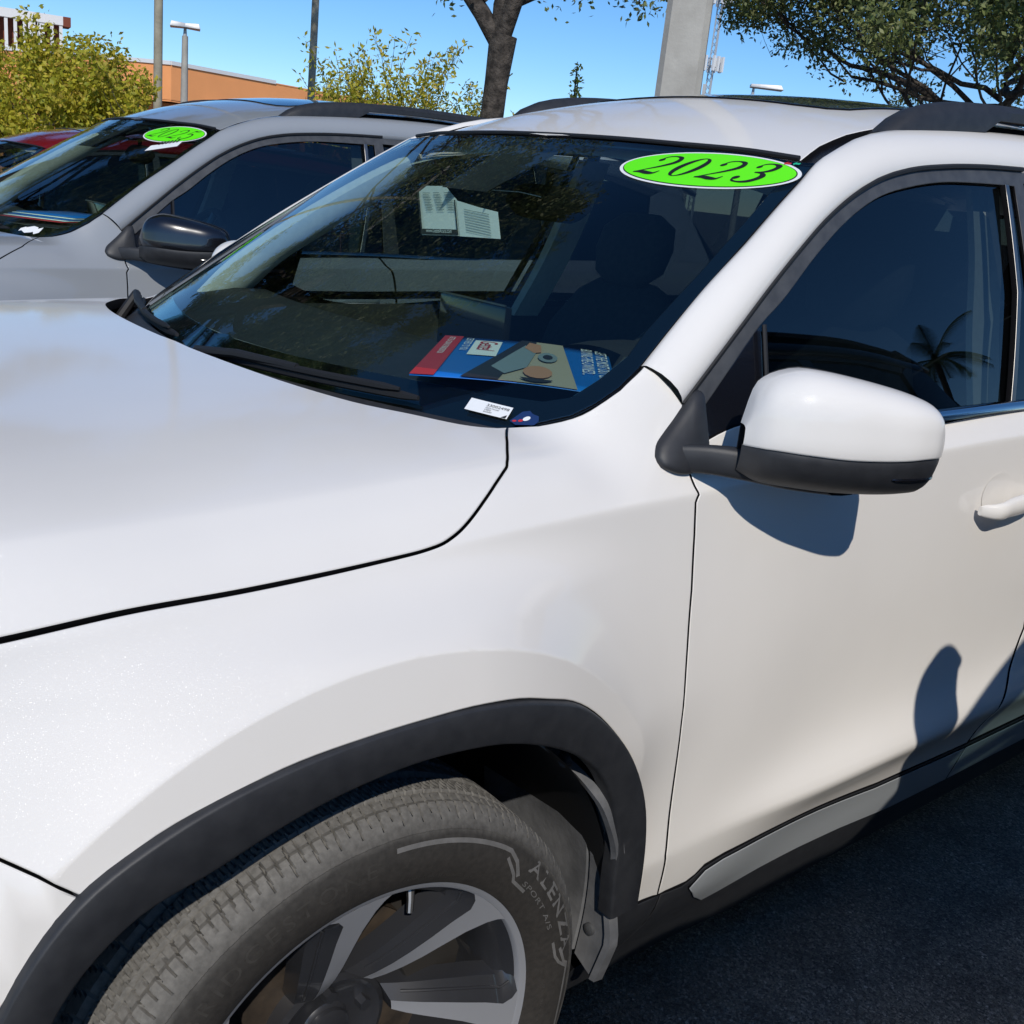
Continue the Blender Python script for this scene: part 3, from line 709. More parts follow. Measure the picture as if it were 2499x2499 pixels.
    # ---------------- windshield
    wedge=[(-.6663,1.100),(-.6922,1.131),(-.7204,1.1469),(-.7328,1.1669),(-.7385,1.1894),(-.7359,1.2174),(-.7191,1.273),(-.7016,1.3341),(-.6799,1.4131),(-.6557,1.4862),(-.6442,1.5227),(-.6323,1.5557)]
    head=[(-.5977,1.5574),(-.4962,1.5647),(-.3433,1.5682),(-.1952,1.5712),(0,1.5722)]
    half=[(0,1.098),(-.33,1.098),(-.60,1.098)]+wedge+head
    g=panel_geo(W,half,step=.03,sign=WSIGN,free=centre,inset=.004,lift=.001,flange=.004); geo_obj('windshield',join_geo(g,mirror_geo(*g)),M['windshield'],car)
    # frit band under the glass edge
    inner=[(0,1.560),(-.20,1.558),(-.36,1.555),(-.50,1.550),(-.585,1.538),(-.605,1.52),(-.632,1.45),(-.660,1.36),(-.682,1.27),(-.696,1.235),(-.694,1.200),(-.686,1.174),(-.660,1.164),(-.58,1.1615),(-.45,1.160),(-.2,1.155),(0,1.153)]
    def WB(y,z): return W(y,z)
    fr=[(0,1.0985)]+half[1:]+[]+inner
    g=panel_geo(W,fr,step=.03,sign=WSIGN,free=centre,inset=.004,lift=-.004,flange=.002); geo_obj('windshield_border',join_geo(g,mirror_geo(*g)),M['frit'],car)
    # header seal
    P=np.array([W(y,z) for y,z in head]); P[:,0]+=.003; P[:,2]+=.0045
    P=smooth_poly(np.r_[P,(P[::-1]*MIRY)[1:]],40); m=MB(); m.tube(P,.0045,8); m.build('header_seal',M['rubber'],car)
    # ---------------- roof
    rf=[(.962,0),(.9835,-.2058),(1.0041,-.3456),(1.0440,-.4852),(1.0720,-.5804),(1.1527,-.5585),(1.2502,-.5465),(1.3834,-.545),(1.56,-.548),(2.2,-.55),(3.2,-.545),(3.85,-.53),(3.9,0)]
    g=panel_geo(RF,rf,step=.05,sign=RSIGN,free=centre,inset=.001); geo_obj('roof',join_geo(g,mirror_geo(*g)),WP,car)
    sr=[(1.40,0),(1.40,-.30),(1.42,-.37),(1.46,-.40),(2.70,-.40),(2.75,-.36),(2.75,0)]
    g=panel_geo(RF,sr,step=.06,sign=RSIGN,free=centre,inset=0,lift=.004,flange=.004); geo_obj('sunroof',join_geo(g,mirror_geo(*g)),M['black_gloss'],car)
    # A-pillar and roof side
    RI=np.array([(.56,-.7338,1.223),(.6264,-.7191,1.273),(.7100,-.7016,1.3341),(.8293,-.6799,1.4131),(.9397,-.6557,1.4862),(.9968,-.6442,1.5227),(1.0489,-.6303,1.5557),(1.1331,-.612,1.5892),(1.2022,-.60,1.6134),(1.3118,-.588,1.6369),(1.4766,-.582,1.6574),(1.6975,-.58,1.6779),(2.2,-.58,1.700),(2.8,-.58,1.685),(3.3,-.575,1.65),(3.75,-.56,1.585)])
    RO=np.array([G(x,z) for x,z in FRAME_O])
    n=90
    def along(P,anch,n):
        d=np.r_[0,np.cumsum(np.linalg.norm(np.diff(P,axis=0),axis=1))]
        s=np.interp(np.linspace(0,1,n),[0,.5,1],[0,d[anch],d[-1]]); return hermite(d,P,s)
    I=along(RI,6,n); O=along(RO,6,n)
    ring_strip(I,O,[(-.02,-.012),(0,-.001),(.03,.0045),(.12,.0095),(.3,.0165),(.5,.0190),(.7,.0170),(.86,.0100),(.94,.0030),(.985,-.0035),(1.0,-.010)],'roof_side_rail',WP,car)
    # ditch between roof and side
    Dn=smooth_poly(np.array([(1.06,-.575,1.548),(1.1527,-.552,1.585),(1.2502,-.540,1.615),(1.3834,-.538,1.645),(1.56,-.54,1.668),(2.2,-.545,1.705),(3.2,-.54,1.67),(3.8,-.525,1.59)]),60)
    Do=smooth_poly(np.array([(1.05,-.634,1.550),(1.1331,-.617,1.582),(1.2022,-.605,1.606),(1.3118,-.593,1.630),(1.4766,-.587,1.650),(2.2,-.585,1.692),(3.2,-.58,1.655),(3.8,-.56,1.573)]),60)
    ring_strip(Dn,Do,[(0,0),(.5,-.006),(1,0)],'roof_ditch',M['black_gloss'],car)
    # roof rails
    def rail(s):
        Y0,Y1=-.545,-.585
        top=smooth_poly([(1.324,1.6395),(1.371,1.6731),(1.429,1.6971),(1.493,1.7121),(1.5675,1.7239),(1.671,1.7346),(1.858,1.747),(2.3,1.757),(2.8,1.742),(3.3,1.70),(3.62,1.640)],44)
        m=MB(); V=[];sec=7
        for i,(x,z) in enumerate(top):
            roofz=float(RF(x,-.565)[2])-.012
            if x<1.70 or x>3.25: zb=roofz
            else: zb=z-.034
            f=min(1,(z-roofz)/.03+.15)
            th=.022*f+.008
            for yy,zz in ((-.565+th,zb),(-.565+th,zb+(z-zb)*.55),(-.565+th*.55,z-.004),(-.565,z),(-.565-th*.55,z-.004),(-.565-th,zb+(z-zb)*.55),(-.565-th,zb)):
                V.append((x,yy*s,zz))
        k=len(top); F=grid_faces(k,sec,wrap_m=True)+[tuple(range(sec)),tuple((k-1)*sec+j for j in range(sec))]
        m.add(V,F); m.build('roof_rail',M['black_gloss'] if 0 else PL,car,sharp=50)
    rail(1); rail(-1)
    # ---------------- side glass, frames
    def Gp(poly,name,matr,**k):
        k.setdefault('step',.03); g=panel_geo(G,poly,sign=GSIGN,**k); return sides(name,g,matr,car)
    belt=[(.70,1.135),(.80,1.132),(1.0,1.128),(1.3192,1.1275),(1.60,1.134)]
    fo=smooth_poly(FRAME_O[:12],50); ge=smooth_poly(GLASS_E,40)
    frame=list(map(tuple,fo))+[(1.78,1.14),(1.70,1.14),(1.715,1.35),(1.722,1.5755)]+list(map(tuple,ge[::-1]))+[(.735,1.225),(.665,1.165),(.640,1.155)]
    Gp(frame,'door_frame',M['plastic_grey'],lift=-.006,inset=.001,flange=.006)
    ow=smooth_poly(FRAME_O[:12]+0,50)
    # thin black seal between frame and body colour
    m=MB(); 
    P=np.array([G(x,z) for x,z in fo]); 
    for s in (1,-1):
        m=MB(); m.tube(P*np.array([1,s,1])+np.array([0,.003*s,-.0]),.0052,6); m.build('door_seal',M['rubber'],car)
    gpoly=list(map(tuple,ge))+[(1.712,1.56),(1.705,1.35),(1.672,1.12),(1.30,1.105),(.82,1.11)]
    Gp([(x,z) for x,z in gpoly if x>.80]+[(.80,1.13)],'front_side_glass',M['side_glass'],lift=-.014,inset=0,flange=.003)
    tri=[(.640,1.155),(.735,1.225),(.7700,1.255),(.8122,1.2883),(.8150,1.27),(.8000,1.12),(.66,1.10)]
    Gp(tri,'mirror_sail',M['black_gloss'],lift=-.010,inset=0,flange=.004)
    m0=[G(.8122,1.288),G(.8045,1.19),G(.7995,1.12)]
    for s in (1,-1):
        m=MB(); m.tube(np.array(m0)*np.array([1,s,1])-np.array([0,.0 ,0]),.004,6); m.build('glass_divider',M['rubber'],car)
    # pillar trim strip, rear windows
    pb=[(1.575,1.125),(1.594,1.125),(1.668,1.36),(1.684,1.573),(1.668,1.573),(1.651,1.36)]
    Gp(pb,'pillar_trim',M['satin'],lift=.001,inset=0,flange=.012)
    fo2=smooth_poly(FRAME_O[10:],40)
    rg=[(1.61,1.13),(1.683,1.36),(1.700,1.575),(2.2,1.588),(2.62,1.577),(2.62,1.14)]
    Gp(rg,'rear_side_glass',M['tint'],lift=-.012,inset=0,flange=.003)
    rq=[(2.70,1.15),(2.70,1.572),(3.10,1.55),(3.42,1.49),(3.30,1.17)]
    Gp(rq,'quarter_glass',M['tint'],lift=-.012,inset=0,flange=.003)
    fr2=[(1.72,1.6085)]+[tuple(p) for p in fo2 if p[0]>1.78]+[(3.75,1.15),(3.30,1.14)]+[(3.32,1.165),(3.44,1.495),(3.10,1.556),(2.69,1.580),(2.69,1.145),(2.63,1.138),(2.63,1.585),(2.2,1.595),(1.712,1.583),(1.72,1.60)]
    Gp([(1.715,1.607),(2.2,1.619),(2.8,1.602),(3.3,1.562),(3.5,1.53),(3.44,1.497),(3.10,1.557),(2.62,1.583),(2.2,1.594),(1.71,1.582)],'window_frame',M['plastic_grey'],lift=-.006,inset=.001,flange=.006)
    Gp([(2.615,1.14),(2.615,1.585),(2.705,1.58),(2.705,1.14)],'rear_pillar_trim',M['black_gloss'],lift=-.007,inset=0,flange=.006)
    Gp([(3.29,1.15),(3.43,1.497),(3.52,1.528),(3.70,1.50),(3.92,1.15)],'rear_pillar',WP,lift=.0,inset=0,flange=.02)
    # belt moulding
    bp=smooth_poly(np.array([L(x,tz(x,1.12+.02*min(1,max(0,(x-1.)/1.5)))) if 0 else G(x,1.122+.012*min(1,max(0,(x-1.0)/.6))) for x in (.80,1.0,1.3,1.6,2.0,2.4,2.68)]),50)
    for s in (1,-1):
        V=[]
        for p in bp:
            for dy,dz in ((.006,.012),(-.006,.011),(-.013,.004),(-.0135,-.006),(-.004,-.010),(.006,-.010)): V.append((p[0],(p[1]+dy)*s,p[2]+dz))
        m=MB(); m.add(V,grid_faces(len(bp),6)); m.build('belt_moulding',M['chrome'],car,sharp=60)
    # tail
    def tail(a,z):
        w_=float(Lw(3.97,tz(3.97,min(z,1.1)))[0]) if z<1.14 else .80-.45*(z-1.14)
        return (3.97+.05*(1-a*a)-(max(0,z-1.14))*.75,a*w_,z)
    grid('tailgate',tail,np.linspace(-1,1,17),np.linspace(.30,1.14,10),WP,car)
    grid('rear_window',tail,np.linspace(-1,1,17),np.linspace(1.145,1.56,6),M['tint'],car)
    grid('tailgate_spoiler',lambda a,b:(3.60+b*.27,a*.60,1.675-.15*(a*.6)**2-b*.10),np.linspace(-1,1,17),np.linspace(0,1,4),WP,car,thick=.02)
    # ---------------- cowl and wipers
    cw=[]
    for y in np.linspace(-.66,.66,41):
        xe=float(np.interp(abs(y),[0,.15,.34,.48,.58,.648,.667],[.143,.1485,.166,.1985,.252,.3045,.356]))
        cw.append((y,xe))
    V=[]
    for y,xe in cw:
        xg=float(W(y,1.112)[0])
        for f,dz in ((-.03,-.050),(.1,-.046),(.5,-.040),(.9,-.026),(1.15,-.022)):
            V.append((xe+(xg-xe)*f,y,1.128+dz+.012*f))
    m=MB(); m.add(V,grid_faces(len(cw),5)); m.build('cowl_panel',PL,car,sharp=40)
    def wiper(P0,P1,side):
        # arm from pivot to blade middle, blade lying on the glass
        m=MB()
        def onW(y,z,d): 
            p=W(y,z); return p+np.array([-.50,0,.86])*d
        bl=[onW(P0[0]+(P1[0]-P0[0])*k,P0[1]+(P1[1]-P0[1])*k,.012) for k in np.linspace(0,1,18)]
        m.tube(bl,[.004]+[.007]*16+[.004],6)
        m.tube([b+np.array([-.006,0,.010]) for b in bl[1:-1]],[.004]+[.006]*14+[.003],6)
        return m,onW
    m,onW=wiper((-.075,1.118),(-.52,1.128),1)
    mid=onW(-.30,1.124,.026)
    m.tube([W(-.03,1.105)+np.array([-.03,0,-.02]),W(-.06,1.11)+np.array([-.015,0,.022]),onW(-.16,1.118,.030),mid],[.011,.010,.008,.006],8)
    m.build('wiper',M['rubber'],car)
    m,onW=wiper((.62,1.118),(.10,1.122),1)
    m.tube([W(.56,1.10)+np.array([-.04,0,-.02]),W(.55,1.12)+np.array([-.02,0,.03]),onW(.46,1.119,.030),onW(.34,1.121,.026)],[.011,.010,.008,.006],8)
    m.build('wiper',M['rubber'],car)
    # A-pillar foot trim (black) with mirror base
    build_mirror(car,1); build_mirror(car,-1)
    # handles
    for s in (1,-1):
        for x0,par in ((1.425,'h'),(2.42,'h')):
            w0=float(Lw(x0+.1,tz(x0+.1,.955))[0]); z0=.955 if x0<2 else .985
            P=[(x0,w0+.012,z0-.012),(x0+.02,w0+.034,z0-.010),(x0+.07,w0+.040,z0-.004),(x0+.15,w0+.042,z0+.002),(x0+.20,w0+.036,z0+.004),(x0+.225,w0+.012,z0+.004)]
            P=smooth_poly(P,22); V=[]
            for i,p in enumerate(P):
                f=math.sin(math.pi*(i+.35)/(len(P)-.3))**.35; hh=.0165*f+.004; dd=.010*f+.002
                for j in range(10):
                    a=2*math.pi*j/10; V.append((p[0],-(p[1]+math.cos(a)*dd)*s,p[2]+math.copysign(abs(math.sin(a))**.7,math.sin(a))*hh))
            m=MB(); m.add(V,grid_faces(len(P),10,wrap_m=True)+[tuple(range(10)),tuple((len(P)-1)*10+j for j in range(10))]); m.build('door_handle',WP,car,sharp=60)
            # finger recess: dished cup behind the grip
            V=[];F=[];n=24
            for k in range(7):
                r_=k/6
                for j in range(n):
                    a=2*math.pi*j/n; x=x0+.085+math.cos(a)*.062*r_; z=z0+.010+math.sin(a)*.046*r_
                    V.append((x,-(float(Lw(x,tz(x,z))[0])+.0012-.0016*(1-r_**2)*1.0)*s,z))
            F=grid_faces(7,n,wrap_m=True); m=MB(); m.add(V,F); m.build('handle_cup',WP,car,sharp=80)
    # wheels
    for x,s in ((0,1),(0,-1),(WBASE,1),(WBASE,-1)):
        w_=make_wheel(car); w_.location=(x,-.834*s,HUB[1]); w_.rotation_euler=(0,0,0 if s==1 else math.pi)
    build_interior(car)
    return car
def build_mirror(car,s):
    PL=M['plastic']
    root=empty('side_mirror'); root.parent=car
    Sx=np.array([1,s,1.])
    # housing in a local frame: a along the housing (inner 0 -> outer 1), section outline in (front, up)
    A0=np.array([.640,-.872,1.150]); A1=np.array([.906,-1.038,1.150])
    e1=(A1-A0); ln=np.linalg.norm(e1); e1/=ln; up=np.array([0,0,1.]); fr=np.cross(e1,up); fr/=np.linalg.norm(fr)
    if fr[0]>0: fr=-fr     # towards the front of the car
    SA=[0,.05,.1,.16,.25,.35,.45,.55,.65,.75,.85,.92,.97,1.]
    TOP=[.0107,.0609,.0800,.0904,.0984,.0980,.0944,.0899,.0846,.0785,.0702,.0613,.0465,.0222]
    SEA=[-.0190,-.0165,-.0154,-.0150,-.0157,-.0170,-.0180,-.0180,-.0172,-.0153,-.0128,-.0126,-.0138,-.0155]
    BOT=[-.058,-.066,-.0725,-.0755,-.0780,-.0804,-.0821,-.0822,-.0818,-.0801,-.0767,-.072,-.058,-.0381]
    def sec(a):
        top=float(hermite(SA,np.array(TOP),a)); seam=float(np.interp(a,SA,SEA)); bot=float(hermite(SA,np.array(BOT),a))
        dep=float(hermite([0,.05,.15,.35,.6,.85,.95,1],np.array([.015,.040,.062,.075,.072,.058,.040,.02]),a))
        return top,seam,bot,dep
    st=np.r_[0,.015,.03,.05,.075,.10,.13,np.linspace(.17,.88,16),.91,.94,.96,.98,.99,1.]
    def pt(a,f,z): return A0+e1*ln*a+fr*f+up*z
    capV=[];lowV=[]
    for a in st:
        t,sm,b,d=sec(a); cz=.0125*min(1,max(.2,(t-.004)/.03))+.0
        # vertical band from the seam to the crease, then a dome to the top edge
        prof=[(d-.0035,sm),(d-.0008,sm+.0015),(d,sm+.004),(d+.0006,.5*(sm+cz)),(d,cz-.0015)]
        for k in range(1,13):
            q=k/12; z=cz+(t-cz)*math.sin(q*math.pi/2)
            f=d*(1-.20*q)*(1-((z-cz)/(t-cz+1e-6))**4.5)**.50 if k<12 else 0.
            prof.append((max(f,0)-.0005*(k==1),z))
        prof.append((-.030*min(1,d/.05),t*.97))
        capV+=[pt(a,f,z) for f,z in prof]; mcap=len(prof)
        prof=[(d-.006,sm+.0005),(d-.0045,sm-.002)]
        for k in range(1,10):
            q=k/9; z=sm-.002+(b-sm)*math.sin(q*math.pi/2)
            f=(d-.0045)*(1-((sm-z)/(sm-b+.002+1e-6))**2.4)**.6 if k<9 else 0.
            prof.append((max(f,0),z))
        prof.append((-.030*min(1,d/.05),b*.985))
        lowV+=[pt(a,f,z) for f,z in prof]; mlow=len(prof)
    n=len(st)
    for nm,Vv,m_,mt in (('mirror_cap',capV,mcap,M['white']),('mirror_lower_shell',lowV,mlow,PL)):
        m=MB(); m.add(np.array(Vv)*Sx,grid_faces(n,m_)); m.build(nm,mt,root,sharp=70)
    # rear rim and glass
    ring=[];rin=[]
    for a in list(st)+list(st[::-1]):
        pass
    up_=[pt(a,-.030*min(1,sec(a)[3]/.05),sec(a)[0]*.985) for a in st]; dn=[pt(a,-.030*min(1,sec(a)[3]/.05),sec(a)[2]*.985) for a in st]
    loop=np.array(up_+dn[::-1]); c=loop.mean(0)
    inn=c+(loop-c)*.90-fr*.004; inn2=c+(loop-c)*.89+fr*.010
    k=len(loop); V=np.r_[loop,inn,inn2]*Sx
    m=MB(); m.add(V,[(i,(i+1)%k,(i+1)%k+k,i+k) for i in range(k)]+[(i+k,(i+1)%k+k,(i+1)%k+2*k,i+2*k) for i in range(k)]); m.build('mirror_rim',PL,root,sharp=50)
    m=MB(); m.add(inn2*Sx,[tuple(range(k))]); m.build('mirror_glass',M['chrome'],root)
    # turn-signal slot
    m=MB(); P=[pt(a,(sec(a)[3]-.0045)*(1-((-.045-sec(a)[1])/(sec(a)[2]-sec(a)[1]))**2.4)**.6+.0002,-.045) for a in np.linspace(.70,.975,10)]
    m.tube(np.array(P)*Sx,[.0015]+[.0028]*8+[.002],8); m.build('turn_signal',M['black_gloss'],root)
    # stalk from the base to the housing
    # base: rounded lobe on the door/fender corner, tapering up to the A-pillar foot
    O=[(.5457,1.0978),(.5519,1.1109),(.5722,1.1303),(.59,1.1458),(.6148,1.1698),(.6352,1.1875),(.650,1.190),(.655,1.1586),(.656,1.131),(.655,1.105),(.640,1.085),(.6169,1.0735),(.5884,1.0716),(.5639,1.0772),(.5482,1.0863)]
    O=smooth_poly(np.r_[O,O[:1]],48)[:-1]
    def Sy(x,z):
        yl=float(L(x,tz(x,z))[1]) if x<.63 else float(G(x,z)[1]); return yl
    cx,cz=.602,1.108
    V=[];F=[];kk=len(O)
    for r_,h in ((1.01,-.004),(1.0,.003),(.965,.008),(.90,.0115),(.75,.0155),(.45,.018),(.2,.019)):
        for x,z in O:
            xx=cx+(x-cx)*r_; zz=cz+(z-cz)*r_; V.append((xx,Sy(min(xx,.66),zz)-h,zz))
    m=MB(); m.add(np.array(V)*Sx,grid_faces(7,kk,wrap_m=True)+[tuple(6*kk+j for j in range(kk))]); m.build('mirror_base',PL,root,sharp=60)
    P=smooth_poly([(.600,-.805,1.094),(.632,-.842,1.098),(.672,-.882,1.096),(.725,-.925,1.090),(.79,-.965,1.086)],18)
    V=[]
    for i,p in enumerate(P):
        f=i/(len(P)-1); hz=.022+.004*f; hx=.030+.012*f
        for j in range(16):
            a=2*math.pi*j/16; c_=math.copysign(abs(math.cos(a))**.6,math.cos(a)); s_=math.copysign(abs(math.sin(a))**.6,math.sin(a))
            V.append(p+np.array([c_*hx*.8,c_*-hx*.2,s_*hz]))
    m=MB(); m.add(np.array(V)*Sx,grid_faces(len(P),16,wrap_m=True)); m.build('mirror_arm',PL,root,sharp=60)
    return root
def seat_mesh(w,parent,loc,name='front_seat',s=1):
    r=empty(name); r.parent=parent; r.location=loc
    def slab(nm,prof,half,mt,head=False):
        # prof: list of (x,z,thick, halfwidth)
        m=MB(); V=[]
        for x,z,dx,dz,hw in prof:
            for a in np.linspace(0,2*math.pi,17)[:-1]:
                c,s_=math.cos(a),math.sin(a); y=hw*math.copysign(abs(c)**.45,c); t=math.copysign(abs(s_)**.6,s_)
                V.append((x+dx*t,y,z+dz*t))
        m.add(V,grid_faces(len(prof),16,wrap_m=True)+[tuple(range(16)),tuple((len(prof)-1)*16+j for j in range(16))]); m.build(nm,mt,r,sharp=70)
    slab('seat_back',[(.02,.30,.05,.02,.20),(.04,.40,.07,.02,.235),(.09,.62,.065,.02,.245),(.15,.82,.055,.02,.225),(.19,.92,.045,.02,.17),(.20,.95,.02,.01,.12)],1,M['seat'])
    slab('headrest',[(.20,.955,.02,.01,.08),(.205,.985,.045,.01,.115),(.215,1.05,.050,.01,.130),(.225,1.11,.045,.01,.120),(.228,1.145,.02,.005,.07)],1,M['seat'])
    slab('seat_cushion',[(-.50,.26,.02,.05,.21),(-.46,.28,.03,.07,.235),(-.2,.26,.02,.07,.245),(.02,.23,.02,.07,.22)],1,M['seat'])
    for y in (-.05,.05):
        m=MB(); m.tube([(.195,y,.93),(.205,y,1.0)],.006,8); m.build('headrest_post',M['chrome'],r)
    return r
def build_interior(car):
    D=M['dash']; H=M['headliner']
    # dash top: follows the glass base
    us=np.linspace(-.70,.70,41); 
    def dash(y,k):
        xg=float(W(y,1.085)[0])+.01
        prof=[(0,1.085),(.06,1.110),(.18,1.135),(.32,1.150),(.43,1.148),(.365,1.11),(.37,1.0),(.36,.80),(.30,.55)]
        x,z=prof[k]; x=max(xg,.0)+x*(1.02-.40*min(1,abs(y)**2*1.2)) if k<5 else .80+ (x-.365)+.02*math.cos(y*3)
        bump_=.022*math.exp(-((y+.36)/.17)**4)*(0)
        return (x,y,z+bump_)
    grid('dashboard',dash,us,range(9),D,car,sharp=45)
    # instrument hood
    m=MB(); V=[]
    for a in np.linspace(0,math.pi,17):
        for x,rr in ((.84,.150),(.90,.165),(.97,.168),(.975,.155)):
            V.append((x,-.36+rr*math.cos(a)*1.05,1.120+rr*.42*math.sin(a)))
    m.add(V,grid_faces(17,4)); m.build('instrument_hood',D,car)
    # centre screen
    m=MB(); m.box((.800,-.115,1.09),(.82,.115,1.222)); o=m.build('display_screen',M['screen'],car,bevel=.006)
    m=MB(); m.tube([(.798,-.117,1.225),(.798,.117,1.225)],.0025,6); m.build('display_trim',M['satin'],car)
    # steering wheel
    sw=empty('steering_wheel'); sw.parent=car; sw.location=(1.08,-.36,1.075); sw.rotation_euler=(0,R(-63),0)
    n=48;V=[]
    for i in range(n):
        t=2*math.pi*i/n
        for j in range(10):
            a=2*math.pi*j/10; V.append(((.183+.016*math.cos(a))*math.cos(t),(.183+.016*math.cos(a))*math.sin(t),.016*math.sin(a)))
    m=MB(); m.add(V,grid_faces(n,10,wrap_n=True,wrap_m=True)); m.build('rim',M['dash'],sw)
    m=MB(); m.tube([(0,0,-.03),(0,0,.02),(0,0,.028)],[.07,.07,.05],20); m.build('airbag_boss',M['dash'],sw)
    for a in (0,180,270 if 0 else 180+90):
        m=MB(); m.tube([(.05*math.cos(R(a+90)),.05*math.sin(R(a+90)),0),(.178*math.cos(R(a+90)),.178*math.sin(R(a+90)),0)],.014,8); m.build('wheel_spoke',M['satin'],sw)
    # seats
    seat_mesh(0,car,(1.45,-.37,.28)); seat_mesh(0,car,(1.45,.37,.28))
    for y in (-.40,0.,.40): 
        seat_mesh(0,car,(2.38,y,.32),'rear_seat')
    # floor and inner door panels
    m=MB(); m.box((.62,-.72,.30),(3.7,.72,.33)); m.build('floor_carpet',M['dash'],car)
    for s in (1,-1):
        def dp(x,k):
            zz=[.40,.80,.90,1.00,1.07,1.105][k]; ins=[.10,.09,.13,.085,.07,.055][k]
            return (x,-(float(Lw(x,tz(x,min(zz,1.04)))[0])-ins)*s if zz<1.03 else (float(G(x,zz)[1])+ins-.01)*s,zz)
        grid('door_lining',dp,np.linspace(.70,2.6,24),range(6),M['dash'],car)
        # pillar linings
        a=np.array([(.50,-.685,1.135),(.575,-.690,1.205),(.70,-.672,1.30),(.83,-.648,1.390),(.95,-.622,1.465),(1.05,-.598,1.52)])
        b=np.array([(.68,-.745,1.145),(.745,-.725,1.215),(.86,-.705,1.295),(.99,-.675,1.385),(1.10,-.655,1.455),(1.20,-.635,1.505)])
        A=smooth_poly(a,26)*np.array([1,s,1]); B=smooth_poly(b,26)*np.array([1,s,1])
        V=[]
        for p,q in zip(A,B):
            nrm=np.array([.35,.85*s,-.35]); 
            for f,h in ((0,-.012),(.08,.004),(.3,.014),(.6,.016),(.88,.006),(1.,-.012)): V.append(p+(q-p)*f+nrm*h)
        m=MB(); m.add(V,grid_faces(26,6)); m.build('pillar_lining',H,car)
        P=[(1.62,-.80,1.08),(1.66,-.735,1.25),(1.69,-.685,1.42),(1.70,-.640,1.56)]
        m=MB(); V=[]
        for p in smooth_poly(P,14):
            for dx,dy in ((-.06,.0),(-.05,.02),(.05,.02),(.06,0)): V.append((p[0]+dx,(p[1]+.025+dy)*s,p[2]))
        m.add(V,grid_faces(14,4)); m.build('centre_pillar_lining',H,car)
        P=[(2.64,-.78,1.08),(2.655,-.72,1.25),(2.66,-.67,1.42),(2.66,-.62,1.56)]
        m=MB(); V=[]
        for p in smooth_poly(P,14):
            for dx,dy in ((-.07,.0),(-.05,.02),(.05,.02),(.07,0)): V.append((p[0]+dx,(p[1]+.025+dy)*s,p[2]))
        m.add(V,grid_faces(14,4)); m.build('rear_pillar_lining',H,car)
        m=MB(); V=[]
        for x in np.linspace(3.15,3.75,8):
            for z in np.linspace(1.05,1.58,6): V.append((x+(z-1.05)*-.3*0,-(abs(float(G(x,z)[1]))-.03)*s,z))
        m.add(V,grid_faces(8,6)); m.build('luggage_bay_lining',M['dash'],car)
    # headliner
    grid('headliner',lambda x,a:(x,a*.60,float(RF(max(x,1.0),a*.58)[2])-.035-(.02 if x<1.05 else 0)),np.linspace(1.02,3.7,24),np.linspace(-1,1,13),H,car)
    grid('load_floor',lambda x,y:(x,y,.75),np.linspace(2.9,3.9,3),np.linspace(-.6,.6,3),M['dash'],car)
    # sun visors, rear-view mirror with sensor cover
    for s in (1,-1):
        m=MB(); V=[]
        for i,x in enumerate(np.linspace(1.12,1.28,5)):
            for y in np.linspace(.12,.52,7):
                V.append((x,-y*s,float(RF(x,y)[2])-.050-(1.28-x)*.08))
        m.add(V,grid_faces(5,7)); o=m.build('sun_visor',H,car); o.modifiers.new('s','SOLIDIFY').thickness=.014
    m=MB(); V=[]
    for f in np.linspace(0,1,6):
        z=1.545-.10*f; x=float(W(0,z)[0])+.012
        for y in np.linspace(-1,1,7): V.append((x+.045*(1-y*y),y*(.095-.02*f),z))
    m.add(V,grid_faces(6,7)); m.build('camera_cover',D,car)
    m=MB(); m.tube([(.985,0,1.50),(.985,0,1.455)],.009,8); 
    V=[]
    for y in np.linspace(-.125,.125,13):
        h=.036*(1-(abs(y)/.128)**5)**.5+.002
        for a in np.linspace(0,2*math.pi,13)[:-1]: V.append((.985+.016*math.cos(a)-.06*y*0,y,1.435+h*math.sin(a)))
    m.add(V,grid_faces(13,12,wrap_m=True)+[tuple(range(12)),tuple(12*12+j for j in range(12))]); m.build('rear_view_mirror',M['gap'],car)
# ---------------------------------------------------------------- prints, stickers, papers
def ribbon(pts,wd,n=28):
    pts=np.array(pts,float); d=np.r_[0,np.cumsum(np.linalg.norm(np.diff(pts,axis=0),axis=1))]
    s=np.linspace(0,d[-1],n); P=hermite(d,pts,s); w_=np.interp(s,d,np.array(wd,float))
    t=np.gradient(P,axis=0); t/=np.linalg.norm(t,axis=1,keepdims=True)+1e-9; nn=np.c_[-t[:,1],t[:,0]]
    V=np.empty((2*n,2)); V[0::2]=P-nn*w_[:,None]/2; V[1::2]=P+nn*w_[:,None]/2
    return V,grid_faces(n,2)
def blob(c,r,n=14): 
    V=[(c[0]+r*math.cos(2*math.pi*i/n),c[1]+r*math.sin(2*math.pi*i/n)) for i in range(n)]; return np.array(V),[tuple(range(n))]
def ring2(c,rx,ry,ix,iy,n=40):
    a=np.arange(n)/n*2*math.pi; V=np.r_[np.c_[c[0]+rx*np.cos(a),c[1]+ry*np.sin(a)],np.c_[c[0]+ix*np.cos(a),c[1]+iy*np.sin(a)]]
    return V,[(i,(i+1)%n,(i+1)%n+n,i+n) for i in range(n)]
